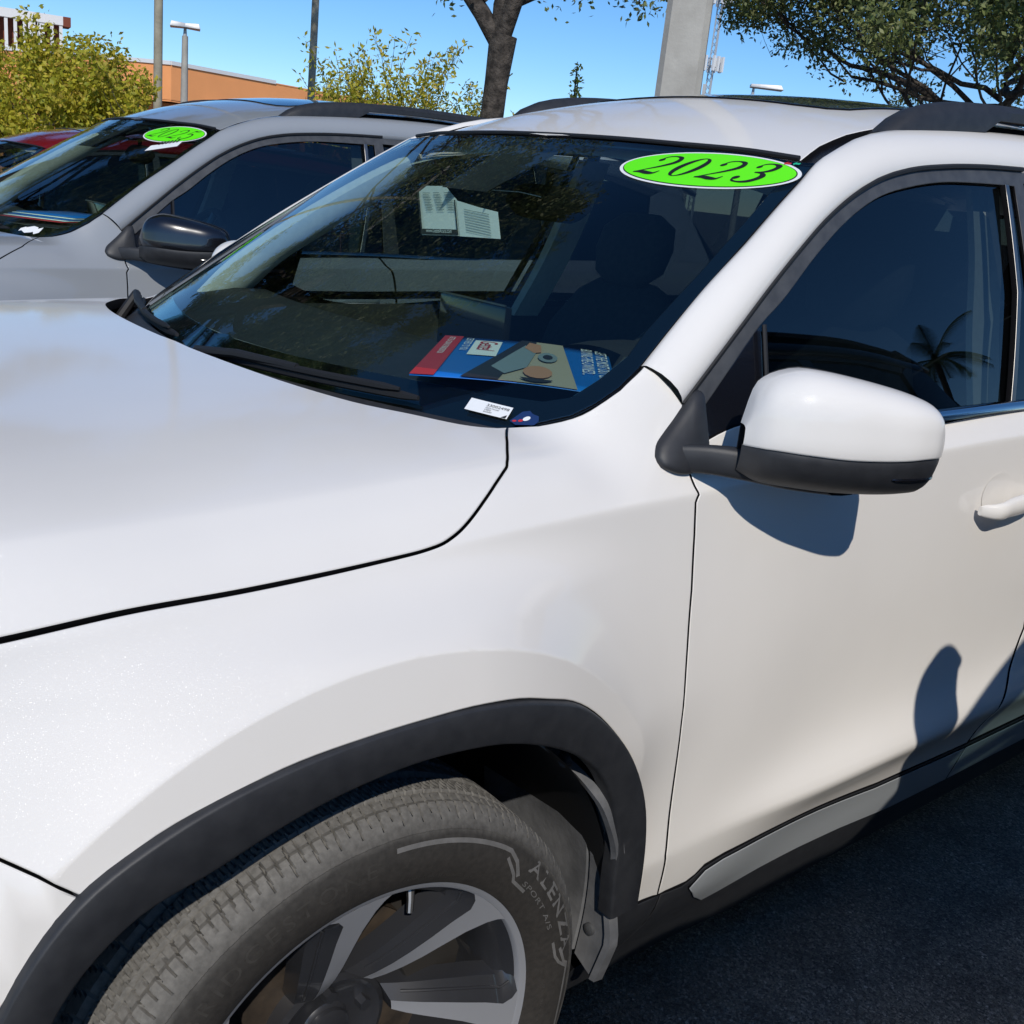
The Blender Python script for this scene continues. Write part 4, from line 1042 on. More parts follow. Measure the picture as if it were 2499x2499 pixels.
def digit(ch,bold=1.):
    k=bold
    if ch=='0': return [ring2((.36,.5),.35,.5,.35-.17*k,.47)]
    if ch=='2': return [ribbon([(.10,.74),(.16,.92),(.36,.985),(.60,.90),(.66,.70),(.52,.48),(.26,.24),(.04,.04)],[.04,.05,.04,.11*k,.17*k,.11*k,.05,.04]),blob((.14,.76),.075*k),ribbon([(.03,.06),(.25,.09),(.48,.05),(.64,.05),(.70,.20)],[.05,.13*k,.14*k,.10*k,.03])]
    if ch=='3': return [ribbon([(.12,.80),(.20,.95),(.40,.985),(.60,.88),(.60,.68),(.46,.56),(.30,.53)],[.04,.05,.05,.14*k,.15*k,.07,.04]),ribbon([(.30,.53),(.52,.50),(.66,.34),(.58,.10),(.32,.015),(.12,.08),(.06,.20)],[.04,.07,.17*k,.16*k,.06,.05,.05]),blob((.11,.21),.085*k),blob((.16,.80),.065*k)]
    if ch=='5': return [ribbon([(.22,.93),(.45,.90),(.66,.96)],[.10,.13*k,.05]),ribbon([(.22,.95),(.18,.72),(.16,.53)],[.04,.04,.04]),ribbon([(.16,.53),(.34,.62),(.56,.56),(.66,.34),(.54,.08),(.28,.015),(.10,.10),(.06,.20)],[.03,.05,.12*k,.17*k,.14*k,.05,.05,.05]),blob((.11,.20),.08*k)]
def print_on(S,shapes,o,eu,ev,shear,lift,sign):
    """flat shapes given in sheet units -> surface S : (u,v)=o+x*eu+y*ev"""
    Vs=[];Fs=[];b=0
    for V,F in shapes:
        V=np.asarray(V,float); x=V[:,0]+shear*V[:,1]; u=o[0]+x*eu[0]+V[:,1]*ev[0]; v=o[1]+x*eu[1]+V[:,1]*ev[1]
        _,_,n=surf_frame(S,u,v); Vs.append(S(u,v)+n*sign*lift); Fs+=[tuple(i+b for i in f) for f in F]; b+=len(V)
    return np.concatenate(Vs),Fs
def ell(n,rx,ry,k=8):
    V=[(0,0)];F=[]
    for j in range(1,k+1):
        for i in range(n): V.append((rx*j/k*math.cos(2*math.pi*i/n),ry*j/k*math.sin(2*math.pi*i/n)))
    F+=[(0,1+i,1+(i+1)%n) for i in range(n)]
    for j in range(k-1):
        a=1+j*n; F+=[(a+i,a+n+i,a+n+(i+1)%n,a+(i+1)%n) for i in range(n)]
    return np.array(V),F
def flat(name,geo,matr,parent):
    V,F=geo; m=MB(); m.add(V,F); return m.build(name,matr,parent,sharp=89)
def year_sticker(parent,txt,c,rx,rz,bold,gap):
    r=empty('year_sticker'); r.parent=parent; r['label']='lime oval sticker reading '+txt
    def put(nm,shapes,lift,mt,shear=0.,o=None,eu=(-1,0),ev=(0,1)): flat(nm,print_on(W,shapes,o or c,eu,ev,shear,lift,WSIGN),mt,r)
    put('sticker_border',[ell(64,rx,rz)],.0026,M['paper'])
    put('sticker_line',[ell(64,rx*.962,rz*.925)],.0032,M['ink'])
    put('sticker_field',[ell(64,rx*.95,rz*.90)],.0038,M['lime'])
    sx=rx*.39; sz=rz*1.10; x0=-rx*.74
    for i,ch in enumerate(txt):
        put('digit',digit(ch,bold),.0046,M['ink'],shear=.30,o=(c[0]-x0-i*gap*rx,c[1]-rz*.52),eu=(-sx,0),ev=(0,sz))
def sheet(name,poly,fn,mt,parent,th=.0006):
    m=MB(); m.prism(poly,lambda x,y:fn(x,y,0),lambda x,y:fn(x,y,-th)); return m.build(name,mt,parent,sharp=30)
M['blue']=mat('brochure_blue',(.010,.15,.52),.35); M['redp']=mat('print_red',(.55,.03,.04),.4); M['skin']=mat('print_skin_tone',(.50,.24,.14),.5)
M['navy']=mat('navy_print',(.012,.035,.12),.4); M['printgrey']=mat('print_grey',(.22,.27,.29),.5); M['printdark']=mat('print_dark',(.025,.025,.03),.5); M['tan']=mat('print_tan',(.42,.36,.27),.5); M['greenp']=mat('print_green',(.02,.45,.25),.5)
def text_on(fn,txt,h,x0,y0,shear=0.,space=1.,align='L'):
    V,F=text_obj_mesh(txt,h/.69,shear=shear,space=space)
    if align=='L': V=V-np.array([V[:,0].min(),0,0])
    return np.array([fn(x0+v[0],y0+v[1],0) for v in V]),F
def dress_white(car):
    year_sticker(car,'2023',(-.468,1.5235),.171,.0345,1.0,.365)
    # stock label low on the glass (its square code is left out)
    o=np.array([-.577,1.1461]); ex=np.array([-.6429,1.1434])-o; ey=np.array([-.5846,1.1316])-o   # sheet axes in (y,z)
    def on(x,y,l): 
        q=o+ex*x+ey*y; _,_,n=surf_frame(W,q[0],q[1]); return W(q[0],q[1])+n*WSIGN*(.0036+l)
    r=empty('stock_label'); r.parent=car; r['label']='white stock label with number 33002498'
    m=MB(); V=[on(x,y,0) for x in np.linspace(0,1,5) for y in np.linspace(0,1,3)]; m.add(V,grid_faces(5,3)); m.build('label_sheet',M['paper'],r)
    def lt(x,y,l): return on(x,1-y,.0006)
    for t,h,x,y in (('33002498',.22,.43,.62),('2023 Model',.11,.43,.44),('USED',.11,.43,.28),('SHARP',.11,.43,.12)):
        V,F=text_obj_mesh(t,h/.69*.42); V=V-np.array([V[:,0].min(),0,0]); sxx=1.0
        flat('label_text',(np.array([lt(x+v[0],y+v[1]*2.2,0) for v in V]),F),M['ink'],r)
    flat('label_mark',(np.array([lt(.86,.02,0),lt(.97,.02,0),lt(.97,.30,0)]),[(0,1,2)]),M['ink'],r)
    # navy shield sticker beside it
    sh=[(-.659,1.141),(-.6665,1.1435),(-.674,1.1405),(-.684,1.139),(-.6905,1.133),(-.690,1.128),(-.668,1.1245),(-.656,1.128)]
    P=[]
    for y,z in sh:
        _,_,n=surf_frame(W,y,z); P.append(W(y,z)+n*WSIGN*.0036)
    r=empty('shield_sticker'); r.parent=car; r['label']='navy shield sticker at the foot of the windshield'
    flat('shield_sheet',(np.array(P),[tuple(range(len(P)))]),M['navy'],r)
    for (y,z,a,b,mt) in ((-.6735,1.1335,.0042,.0030,'paper'),(-.669,1.1300,.0030,.0016,'redp'),(-.662,1.1285,.0028,.0012,'redp')):
        q=[]
        for i in range(14):
            yy=y+a*math.cos(2*math.pi*i/14); zz=z+b*math.sin(2*math.pi*i/14); _,_,n=surf_frame(W,yy,zz); q.append(W(yy,zz)+n*WSIGN*.0042)
        flat('shield_mark',(np.array(q),[tuple(range(14))]),M[mt],r)
    # little red and green arrow stickers in the top corner
    for (y,z,mt) in ((-.585,1.5475,'redp'),(-.600,1.5482,'greenp')):
        pts=[(0,0),(.5,.6),(.4,.2),(1.2,.25),(1.2,-.25),(.4,-.2),(.5,-.6)]; q=[]
        for a,b in pts:
            yy=y-a*.010; zz=z+b*.0062; _,_,n=surf_frame(W,yy,zz); q.append(W(yy,zz)+n*WSIGN*.0036)
        flat('arrow_sticker',(np.array(q),[tuple(range(len(q)))]),M[mt],car)
    # forms hanging from the rear-view mirror
    form=empty('hanging_forms',(.785,.09,1.40)); 
    def hang(y,z,l): return (-.0005-l*0+.012*abs(y)-l,y-.09,z-1.40)
    a=[(.2063,1.4285),(.1776,1.4437),(.1080,1.4475),(.0630,1.4218),(.0628,1.42),(.0390,1.350),(.180,1.3385)]
    sheet('form_sheet',a,lambda y,z,l:(hang(y,z,l)),M['paper'],form)
    b=[(.062,1.4212),(-.019,1.4130),(-.0790,1.4090),(-.0960,1.3572),(.0385,1.3495)]
    sheet('form_sheet',b,lambda y,z,l:(hang(y,z,l+.002)),M['paper'],form)
    def fp(y,z,l): p=hang(y,z,0); return (p[0]-.0042,p[1],p[2])
    def strip(nm,pts,mt): flat(nm,(np.array([fp(y,z,0) for y,z in pts]),[tuple(range(len(pts)))]),mt,form)
    strip('form_band',[(.182,1.3520),(.0445,1.3625),(.0405,1.3515),(.1800,1.3405)],M['printdark'])
    strip('form_band',[(.2063,1.4285),(.1995,1.4305),(.176,1.352),(.182,1.3520)],M['printdark'])
    strip('form_band',[(.0675,1.4218),(.0630,1.4218),(.0445,1.3625),(.049,1.3622)],M['printdark'])
    for cx in range(3):
        for ry in range(11):
            y0=.186-cx*.040-ry*.0020; z0=1.4285-ry*.0033+cx*.0030
            strip('form_line',[(y0,z0),(y0-.028+.006*((ry*7+cx*3)%4)/3,z0+.0018),(y0-.028+.006*((ry*7+cx*3)%4)/3,z0+.0004),(y0,z0-.0014)],M['printgrey'])
    for ry in range(9):
        y0=.030-ry*.0018; z0=1.4060-ry*.0052
        strip('form_line',[(y0,z0),(y0-.085,z0-.0035),(y0-.085,z0-.0048),(y0,z0-.0013)],M['printgrey'])
    V,F=text_obj_mesh('www.GettelAcura.com',.0082/.69); V=V-np.array([V[:,0].mean()*0,0,0])
    c0=np.array([.112,1.3500]); ux=np.array([-.1378,.0105]); ux/=np.linalg.norm(ux)
    flat('form_text',(np.array([(lambda q:(fp(q[0],q[1],0)[0]-.0006,fp(q[0],q[1],0)[1],fp(q[0],q[1],0)[2]))(c0+ux*v[0]*.85+np.array([ -ux[1],ux[0]])*-v[1]*1.0) for v in V]),F),M['paper'],form)
    m=MB(); m.tube([(.200,-.085,.045),(.13,-.075,.052),(.01,.02,.046)],.0010,6); m.build('form_string',M['paper'],form)
    tag(form,'two printed forms hanging behind the windshield of the white SUV','paper')
    # brochure lying on the dashboard
    br=empty('brochure',(.640,-.13,1.166)); 
    uu=np.array([-.68,-.733]); vv=np.array([.733,-.68]); UL,VL=.50,.322
    def bf(u,v,l): return (uu[0]*u*UL+vv[0]*v*VL,uu[1]*u*UL+vv[1]*v*VL,l+.006*math.sin(v*3)+.004*u)
    m=MB(); V=[bf(u,v,0) for u in np.linspace(0,1,9) for v in np.linspace(0,1,9)]; m.add(V,grid_faces(9,9)); o=m.build('cover',M['blue'],br); o.modifiers.new('s','SOLIDIFY').thickness=.001
    def pf(nm,pts,mt,l=.002): 
        m=MB(); m.add([bf(a,b,l) for a,b in pts],[tuple(range(len(pts)))]); m.build(nm,mt,br)
    def dens(pts): return [tuple(p) for p in rounded(np.array(pts,float),.12)]
    pf('red_band',dens([(0,.0),(1,.0),(1,.115),(0,.115)]),M['redp'])
    pf('logo_plate',dens([(.10,.20),(.50,.20),(.50,.36),(.10,.36)]),M['paper'])
    pf('picture',dens([(0,.52),(1,.28),(1,.80),(0,.72)]),M['tan'])
    pf('picture_dark',dens([(0,.47),(.5,.36),(1,.24),(1,.42),(.62,.46),(.3,.56),(0,.56)]),M['printdark'],.0026)
    pf('picture_shirt',dens([(.15,.50),(.40,.44),(.75,.36),(.88,.44),(.70,.54),(.45,.56),(.22,.58)]),M['printgrey'],.0032)
    pf('picture_arm',dens([(.06,.52),(.22,.50),(.34,.56),(.30,.60),(.10,.59)]),M['skin'],.0036)
    pf('picture_face',[(.78+.13*math.cos(a),.60+.075*math.sin(a)) for a in np.linspace(0,2*math.pi,15)[:-1]],M['skin'],.0036)
    pf('picture_hair',[(.90+.09*math.cos(a),.60+.085*math.sin(a)) for a in np.linspace(-1.3,1.3,9)],M['printdark'],.0040)
    pf('picture_wheel',[(.42+.12*math.cos(a),.64+.055*math.sin(a)) for a in np.linspace(0,2*math.pi,15)[:-1]],M['printgrey'],.0040)
    pf('picture_wheel_boss',[(.42+.06*math.cos(a),.64+.028*math.sin(a)) for a in np.linspace(0,2*math.pi,15)[:-1]],M['printdark'],.0044)
    def tx(t,h,u,v,mt,sh=0.,sp=1.):
        V,F=text_obj_mesh(t,h/.69,shear=sh,space=sp); V=V-np.array([V[:,0].min(),0,0])
        flat('print_text',(np.array([bf(u+a[0]/UL,v+a[1]/VL,.0030) for a in V]),F),mt,br)
    tx('Gettel',.034,.13,.235,M['redp'],.25); tx('CERTIFIED TO YOU',.014,.06,.145,M['paper'],.1); tx('GETTEL ACURA OF BRADENTON',.011,.05,.04,M['paper'])
    tx('GET THE MOST OUT OF',.022,.03,.915,M['paper']); tx('BUYING PRE-OWNED...',.022,.03,.83,M['paper'])
    tag(br,'blue and white dealer brochure lying on the dashboard of the white SUV','brochure')
def dress_grey(car,T):
    year_sticker(car,'2025',(-.455,1.522),.165,.0345,.62,.36)
    r=empty('bar_code_label'); r.parent=car; r['label']='small white bar-code label below the 2025 sticker'
    o=np.array([-.46,1.470]); ex=np.array([-.105,.030]); ey=np.array([-.018,-.022])
    def on(x,y,l):
        q=o+ex*x+ey*y; _,_,n=surf_frame(W,q[0],q[1]); return W(q[0],q[1])+n*WSIGN*(.0036+l)
    m=MB(); m.add([on(0,0,0),on(1,0,0),on(1,1,0),on(0,1,0)],[(0,1,2,3)]); m.build('label_sheet',M['paper'],r)
    for k in range(6):
        x=.25+k*.11; m=MB(); m.add([on(x,-.45,.0008),on(x+.06,-.45,.0008),on(x+.06,.15,.0008),on(x,.15,.0008)],[(0,1,2,3)]); m.build('bar',M['ink'],r)
    r=empty('paper_label'); r.parent=car; r['label']='crumpled white paper label at the foot of the grey SUV windshield'
    m=MB(); V=[]
    for i in range(6):
        for j in range(4):
            y=-.585-.075*i/5; z=1.124+.018*j/3+.004*math.sin(i*2.1+j); p=W(y,z); V.append((p[0]-.016-.006*math.sin(i*1.7+j*2),p[1],p[2]+.012))
    m.add(V,grid_faces(6,4)); m.build('label_sheet',M['paper'],r,sharp=20)
    br=empty('brochure',(.62+T[0],-.02+T[1],1.1625))
    for i,(mt,h) in enumerate((('redp',.0),('paper',.004),('blue',.008),('paper',.012),('blue',.016))):
        m=MB(); V=[]
        for a in np.linspace(0,1,4):
            for b in np.linspace(0,1,3): V.append((-.33*a*.8+.26*b*.62+i*.020,-.33*a*.6-.26*b*.78+i*.016,h+.02*a*0))
        m.add(V,grid_faces(4,3)); o=m.build('page',M[mt],br); o.modifiers.new('s','SOLIDIFY').thickness=.002
    tag(br,'blue and white leaflets lying on the dashboard of the grey SUV','brochure')
# ---------------------------------------------------------------- surroundings
def polar_pos(az,dist,z=0.): return np.array([CAM[0]+dist*math.cos(R(az)),CAM[1]+dist*math.sin(R(az)),z])
M['bark']=mottled('oak_bark',(.022,.018,.015),(.095,.080,.067),11,.9,bs=.9,bd=.02,bscale=38,lo=.38,hi=.66)
def leaf_mat(name,cols,trans=.25):
    m=mat(name,cols[0],.5,spec=.35)
    g=N(m,'ShaderNodeNewGeometry'); rm=ramp(m,g.outputs['Random Per Island'],[(i/(len(cols)-1),c) for i,c in enumerate(cols)])
    lk(m,rm,bsdf(m).inputs['Base Color'])
    tr=N(m,'ShaderNodeBsdfTranslucent'); lk(m,rm,tr.inputs[0]); mx=N(m,'ShaderNodeMixShader'); mx.inputs[0].default_value=trans
    lk(m,bsdf(m).outputs[0],mx.inputs[1]); lk(m,tr.outputs[0],mx.inputs[2]); o=[n for n in m.node_tree.nodes if n.type=='OUTPUT_MATERIAL'][0]; lk(m,mx.outputs[0],o.inputs[0])
    return m
M['oak_leaf']=leaf_mat('oak_leaves',[(.055,.075,.022),(.11,.145,.040),(.17,.20,.06),(.28,.29,.12)])
M['myrtle_leaf']=leaf_mat('yellow_green_leaves',[(.26,.30,.03),(.52,.49,.04),(.68,.57,.07),(.38,.40,.04),(.70,.52,.10)],.45)
M['palm_leaf']=leaf_mat('palm_fronds',[(.03,.055,.015),(.06,.09,.03)])
def leaves_mesh(P,D,size,name,aspect=.45,fold=.25):
    """P centres (n,3), D leaf directions (n,3): kite-shaped folded leaves, 2 tris each side"""
    n=len(P); D=D/np.linalg.norm(D,axis=1,keepdims=True)
    q=rng.normal(size=(n,3)); S=np.cross(D,q); S/=np.linalg.norm(S,axis=1,keepdims=True)+1e-9; U=np.cross(S,D)
    s=(size*rng.uniform(.65,1.25,n))[:,None]; w_=s*aspect
    V=np.stack([P,P+D*s*.5+S*w_*.5+U*s*fold*.3,P+D*s,P+D*s*.5-S*w_*.5+U*s*fold*.3],1).reshape(-1,3)
    me=bpy.data.meshes.new(name); me.vertices.add(4*n); me.vertices.foreach_set('co',V.ravel())
    me.loops.add(4*n); me.loops.foreach_set('vertex_index',np.arange(4*n)); me.polygons.add(n); me.polygons.foreach_set('loop_start',np.arange(n)*4)
    me.update(); me.validate(); return me
def grow(base,dirn,length,rad,depth,out,tips,spread=.55,up=.15,seed=None,nseg=6,kids=(2,4),wob=.12):
    """recursive limb: polyline with taper; children leave along its outer half"""
    P=[np.array(base,float)]; d=np.array(dirn,float); d/=np.linalg.norm(d)
    for i in range(nseg):
        d=d+rng.normal(size=3)*wob; d[2]+=up*.25; d/=np.linalg.norm(d); P.append(P[-1]+d*length/nseg)
    r=np.linspace(rad,rad*.55,nseg+1); out.append((P,list(r)))
    if depth==0:
        tips.append((P,length)); return
    for k in range(rng.integers(*kids)+1):
        i=rng.integers(nseg//2,nseg+1) if k else nseg
        v=rng.normal(size=3); v-=d*(v@d); v/=np.linalg.norm(v)
        dd=d+v*spread*rng.uniform(.6,1.4); dd[2]+=up
        grow(P[i],dd,length*rng.uniform(.6,.8),r[i]*.72,depth-1,out,tips,spread,up,None,nseg,kids,wob)
def tree(name,label,cat,base,limbs,trunk,leafmat,n_leaf,leaf,clump,group=None,aspect=.45,droop=-.1,clip=None,twigs=()):
    """trunk: list of (point, radius); limbs: list of (start, direction, length, radius, depth, kwargs)"""
    root=empty(name,base); b=np.array(base,float)
    m=MB(); m.tube([np.array(p) for p,_ in trunk],[r for _,r in trunk],12); 
    out=[];tips=[]
    for s,d,l,r,dep,kw in limbs: grow(s,d,l,r,dep,out,tips,**kw)
    for q in twigs:
        P=[np.array(v,float) for v in smooth_poly(np.array(q,float),9)]; out.append((P,list(np.linspace(.018,.006,9)))); tips+= [(P,1.)]*3
    for P,r in out:
        if clip is not None and r[0]<.045 and not clip(np.array([P[-1]])+b)[0]: continue
        m.tube(P,r,7,cap=False)
    m.build('trunk',M['bark'],root,sharp=80)
    # leaves in clumps round the twig tips
    tp=np.concatenate([np.array(P[len(P)//3:]) for P,_ in tips]); k=len(tp)
    per=max(1,n_leaf//k); C=np.repeat(tp,per,0)
    off=rng.normal(size=C.shape); off/=np.linalg.norm(off,axis=1,keepdims=True)+1e-9
    rad=clump*rng.uniform(0,1,len(C))**.5*np.repeat(rng.uniform(.5,1.25,k),per); 
    C=C+off*rad[:,None]*np.array([1,1,.75])
    D=off*.7+rng.normal(size=C.shape)*.7; D[:,2]+=droop
    if clip is not None:
        keep=clip(C+b); C=C[keep]; D=D[keep]
    link('crown',leaves_mesh(C,D,leaf,'crown',aspect),leafmat,root)
    tag(root,label,cat,group); return root
def crown_r(P):
    """underside of the right-hand oak's crown: height rises and dips along its spread"""
    dx=P[:,0]-CAM[0]; dy=P[:,1]-CAM[1]; az=np.degrees(np.arctan2(dy,dx)); d=np.hypot(dx,dy)
    zmin=1.4545+11.*np.tan(np.radians(np.interp(az,[20,26,28.3,30.4,31.5,32.8,34,35,36.2,37,38.7,40.8],[6.,6.2,6.3,7.4,6.8,5.8,6.1,6.6,7.6,8.7,8.9,9.6])))
    return (P[:,2]>zmin+.10*np.sin(P[:,0]*7+P[:,1]*5)+.08*np.sin(P[:,1]*13))&(np.hypot(P[:,0]-9.10,P[:,1]-3.26)<3.1)&(az<40.9)
def oaks():
    # oak straight behind the white SUV (trunk against the sky)
    b=polar_pos(51.45,12.)
    tr=[((0,0,0),.20),((.02,0,.9),.145),((-.02,.02,1.8),.125),((0,0,2.5),.122),((.02,-.02,2.95),.145)]
    L_=[((0,0,2.85),(-.55,.45,1.),2.2,.10,3,{}),((0,0,2.9),(.35,-.45,1.1),2.3,.10,3,{}),((0,0,2.9),(-.05,-.05,1.),2.0,.10,3,{}),((-.1,.1,3.3),(-1.,.6,.7),2.4,.09,3,{}),((.1,-.1,3.3),(.9,-.5,.6),2.4,.07,3,{})]
    tree('oak_tree','oak with a bare forked trunk standing behind the white SUV roof','tree',b,L_,tr,M['oak_leaf'],30000,.070,.36,'oaks around the car park',clip=lambda P:P[:,2]>2.98+.15*np.sin(P[:,0]*6+P[:,1]*4),twigs=[[(-.25,.2,4.2),(-.35,.29,3.8),(-.44,.36,3.35)],[(-.4,.3,4.3),(-.6,.5,3.9),(-.72,.60,3.45)],[(.3,-.25,4.3),(.42,-.34,3.9),(.47,-.38,3.42)],[(.6,-.5,4.4),(.95,-.78,3.9),(1.08,-.87,3.38)],[(.9,-.7,4.5),(1.25,-1.0,4.0),(1.38,-1.1,3.55)]])
    # oak at the right edge
    b=polar_pos(27.6,11.)
    tr=[((0,0,0),.26),((.02,.02,1.),.20),((0,0,2.),.175),((.05,-.02,2.6),.17)]
    lf=np.array([-.463,.886,0]); tw=np.array([-.886,-.463,0]); L_=[]
    for k in range(20):
        a=rng.uniform(-.5,1.9) if k<13 else rng.uniform(1.5,5.6); d=lf*math.cos(a)+tw*math.sin(a); el=rng.uniform(.02,.55) if k<13 else rng.uniform(.3,1.2); d=d+np.array([0,0,el])
        L_.append(((0,0,2.0+.06*k),tuple(d),rng.uniform(1.2,1.65),.026+.010*(k%3==0),3,dict(up=.015,spread=.62,wob=.16)))
    tree('oak_tree','leafy oak with spreading limbs at the right behind the roof rail','tree',b,L_,tr,M['oak_leaf'],180000,.052,.28,'oaks around the car park',droop=-.25,clip=crown_r)
    # tall oaks beyond the row, out of frame, mirrored in the windshields
    b=np.array([2.2,14.4,0]); tr=[((0,0,0),.45),((.05,0,2.),.34),((.1,0,4.),.30),((0,0,6.),.28),((0,0,9.),.2),((0,0,12.5),.1)]; L_=[]
    for k in range(22):
        a=2*math.pi*k/11+rng.uniform(-.25,.25); L_.append(((0,0,5.2+.36*k),(math.cos(a),math.sin(a),.16+.03*k),3.0-.04*k,.13,3,dict(up=.05)))
    tree('oak_tree','tall oak left of the frame mirrored in the windshields','tree',b,L_,tr,M['oak_leaf'],190000,.16,.62,'oaks around the car park',clip=lambda P:(P[:,2]>5.4+.3*np.sin(P[:,0]*2)))
def shrubs():
    b=polar_pos(71.9,12.5); L_=[]
    for k in range(16):
        a=rng.uniform(0,2*math.pi); t=rng.uniform(.15,.6); L_.append(((rng.normal()*.12,rng.normal()*.12,.2),(math.cos(a)*t,math.sin(a)*t,1),1.10,.022,2,dict(up=.03,spread=.5,wob=.14)))
    tree('crape_myrtle','bushy yellow-green shrub in front of the orange building at left','shrub',b,L_,[((0,0,0),.06),((0,0,.3),.05)],M['myrtle_leaf'],40000,.058,.17,'yellow-green shrubs',aspect=.55,droop=-.3,clip=(lambda P,c=polar_pos(71.9,12.5):(((P[:,0]-c[0])**2+(P[:,1]-c[1])**2)/1.02**2+((P[:,2]-1.25)/1.50)**2)<1+.25*np.sin(P[:,0]*9)*np.sin(P[:,2]*8)))
    b=polar_pos(56.6,12.); L_=[]
    for k in range(15):
        a=rng.uniform(0,2*math.pi); t=rng.uniform(.05,.36); L_.append(((rng.normal()*.12,rng.normal()*.12,.2),(math.cos(a)*t*.8,math.sin(a)*t*.8,1),1.18,.02,2,dict(up=.06,spread=.40,wob=.10)))
    tree('crape_myrtle','airy yellow-green shrub with arching sprays left of the bare oak trunk','shrub',b,L_,[((0,0,0),.06),((0,0,.3),.05)],M['myrtle_leaf'],8000,.062,.085,'yellow-green shrubs',aspect=.42,droop=.1)
    b=polar_pos(52.3,14.); L_=[]
    for k in range(8):
        a=rng.uniform(0,2*math.pi); t=rng.uniform(.1,.4); L_.append(((rng.normal()*.3,rng.normal()*.3,.2),(math.cos(a)*t,math.sin(a)*t,1),1.15,.018,2,dict(up=.06,spread=.35,wob=.10)))
    tree('crape_myrtle','low yellow-green shrub beside the bare oak trunk','shrub',b,L_,[((0,0,0),.05),((0,0,.3),.04)],M['myrtle_leaf'],4200,.060,.10,'yellow-green shrubs',aspect=.42)
    b=polar_pos(47.3,13.); L_=[((x,0,.1),(0.02,.02,1),h,.015,0,dict(wob=.012,nseg=40)) for x,h in ((-.1,2.75),(.1,2.6),(.85,2.4))]
    tree('sapling','thin green shoots rising behind the passenger roof rail','shrub',b,L_,[((0,0,0),.03),((0,0,.2),.03)],M['myrtle_leaf'],1100,.055,.06)
def palm():
    d=np.array([.8503,-.4793,0]); d/=np.linalg.norm(d); b=np.array([1.31,-.80,0])+d*25
    root=empty('palm_tree',b); m=MB(); m.tube([(0,0,0),(.1,.05,2.2),(.05,0,4.4),(0,0,6.7)],[.20,.15,.13,.13],10); m.build('trunk',M['bark'],root)
    for k in range(17):
        a=2*math.pi*k/17+rng.uniform(-.15,.15); el=rng.uniform(-.35,1.0); ln=rng.uniform(2.0,2.6)
        P=[np.array([0,0,6.7])]; dr=np.array([math.cos(a)*math.cos(el),math.sin(a)*math.cos(el),math.sin(el)])
        for i in range(9): P.append(P[-1]+dr*ln/9); dr[2]-=.13; dr/=np.linalg.norm(dr)
        m=MB(); m.tube(P,[.03]+[.018]*8+[.006],5); V=[];F=[]
        side=np.array([-math.sin(a),math.cos(a),0])
        for i in range(1,10):
            for q in range(4):
                p=P[i-1]+(P[i]-P[i-1])*q/4
                for s in (-1,1):
                    l=.55*math.sin(math.pi*min(1,(i+q/4)/10.5))+.08; t=side*s+np.array([0,0,-.55]); t/=np.linalg.norm(t); fwd=(P[i]-P[i-1]); fwd/=np.linalg.norm(fwd)
                    e=p+(t*.9+fwd*.5)*l; b0=len(V); V+= [p-fwd*.025,p+fwd*.025,e]; F.append((b0,b0+1,b0+2))
        m.add(V,F); m.build('frond',M['palm_leaf'],root)
    tag(root,'palm standing behind the camera and mirrored in the driver window','tree')
M['concrete']=mottled('pale_concrete',(.34,.32,.28),(.46,.44,.39),3,.85,bs=.4,bd=.004,bscale=45)
M['pole_wood']=mottled('grey_weathered_pole',(.26,.235,.18),(.40,.37,.29),4,.9,bs=.5,bd=.01,bscale=25)
M['galv']=mottled('galvanised_metal',(.42,.43,.44),(.52,.53,.54),6,.45,metal=.3,bs=0)
M['white_metal']=mat('white_painted_metal',(.74,.74,.73),.5)
def stucco(name,c):
    m=mat(name,c,.9); v=coords(m); n=noise(m,v,.9,5); lk(m,ramp(m,n,[(.3,tuple(q*.90 for q in c)),(.7,c)]),bsdf(m).inputs['Base Color']); bump(m,noise(m,v,60,3),.3,.01); return m
M['orange']=stucco('orange_stucco',(.93,.38,.14)); M['brown']=stucco('brown_panel',(.20,.055,.03)); M['tanwall']=stucco('tan_stucco',(.42,.30,.20))
M['winglass']=mat('dark_shop_glass',(.02,.03,.035),.05,coat=1.)
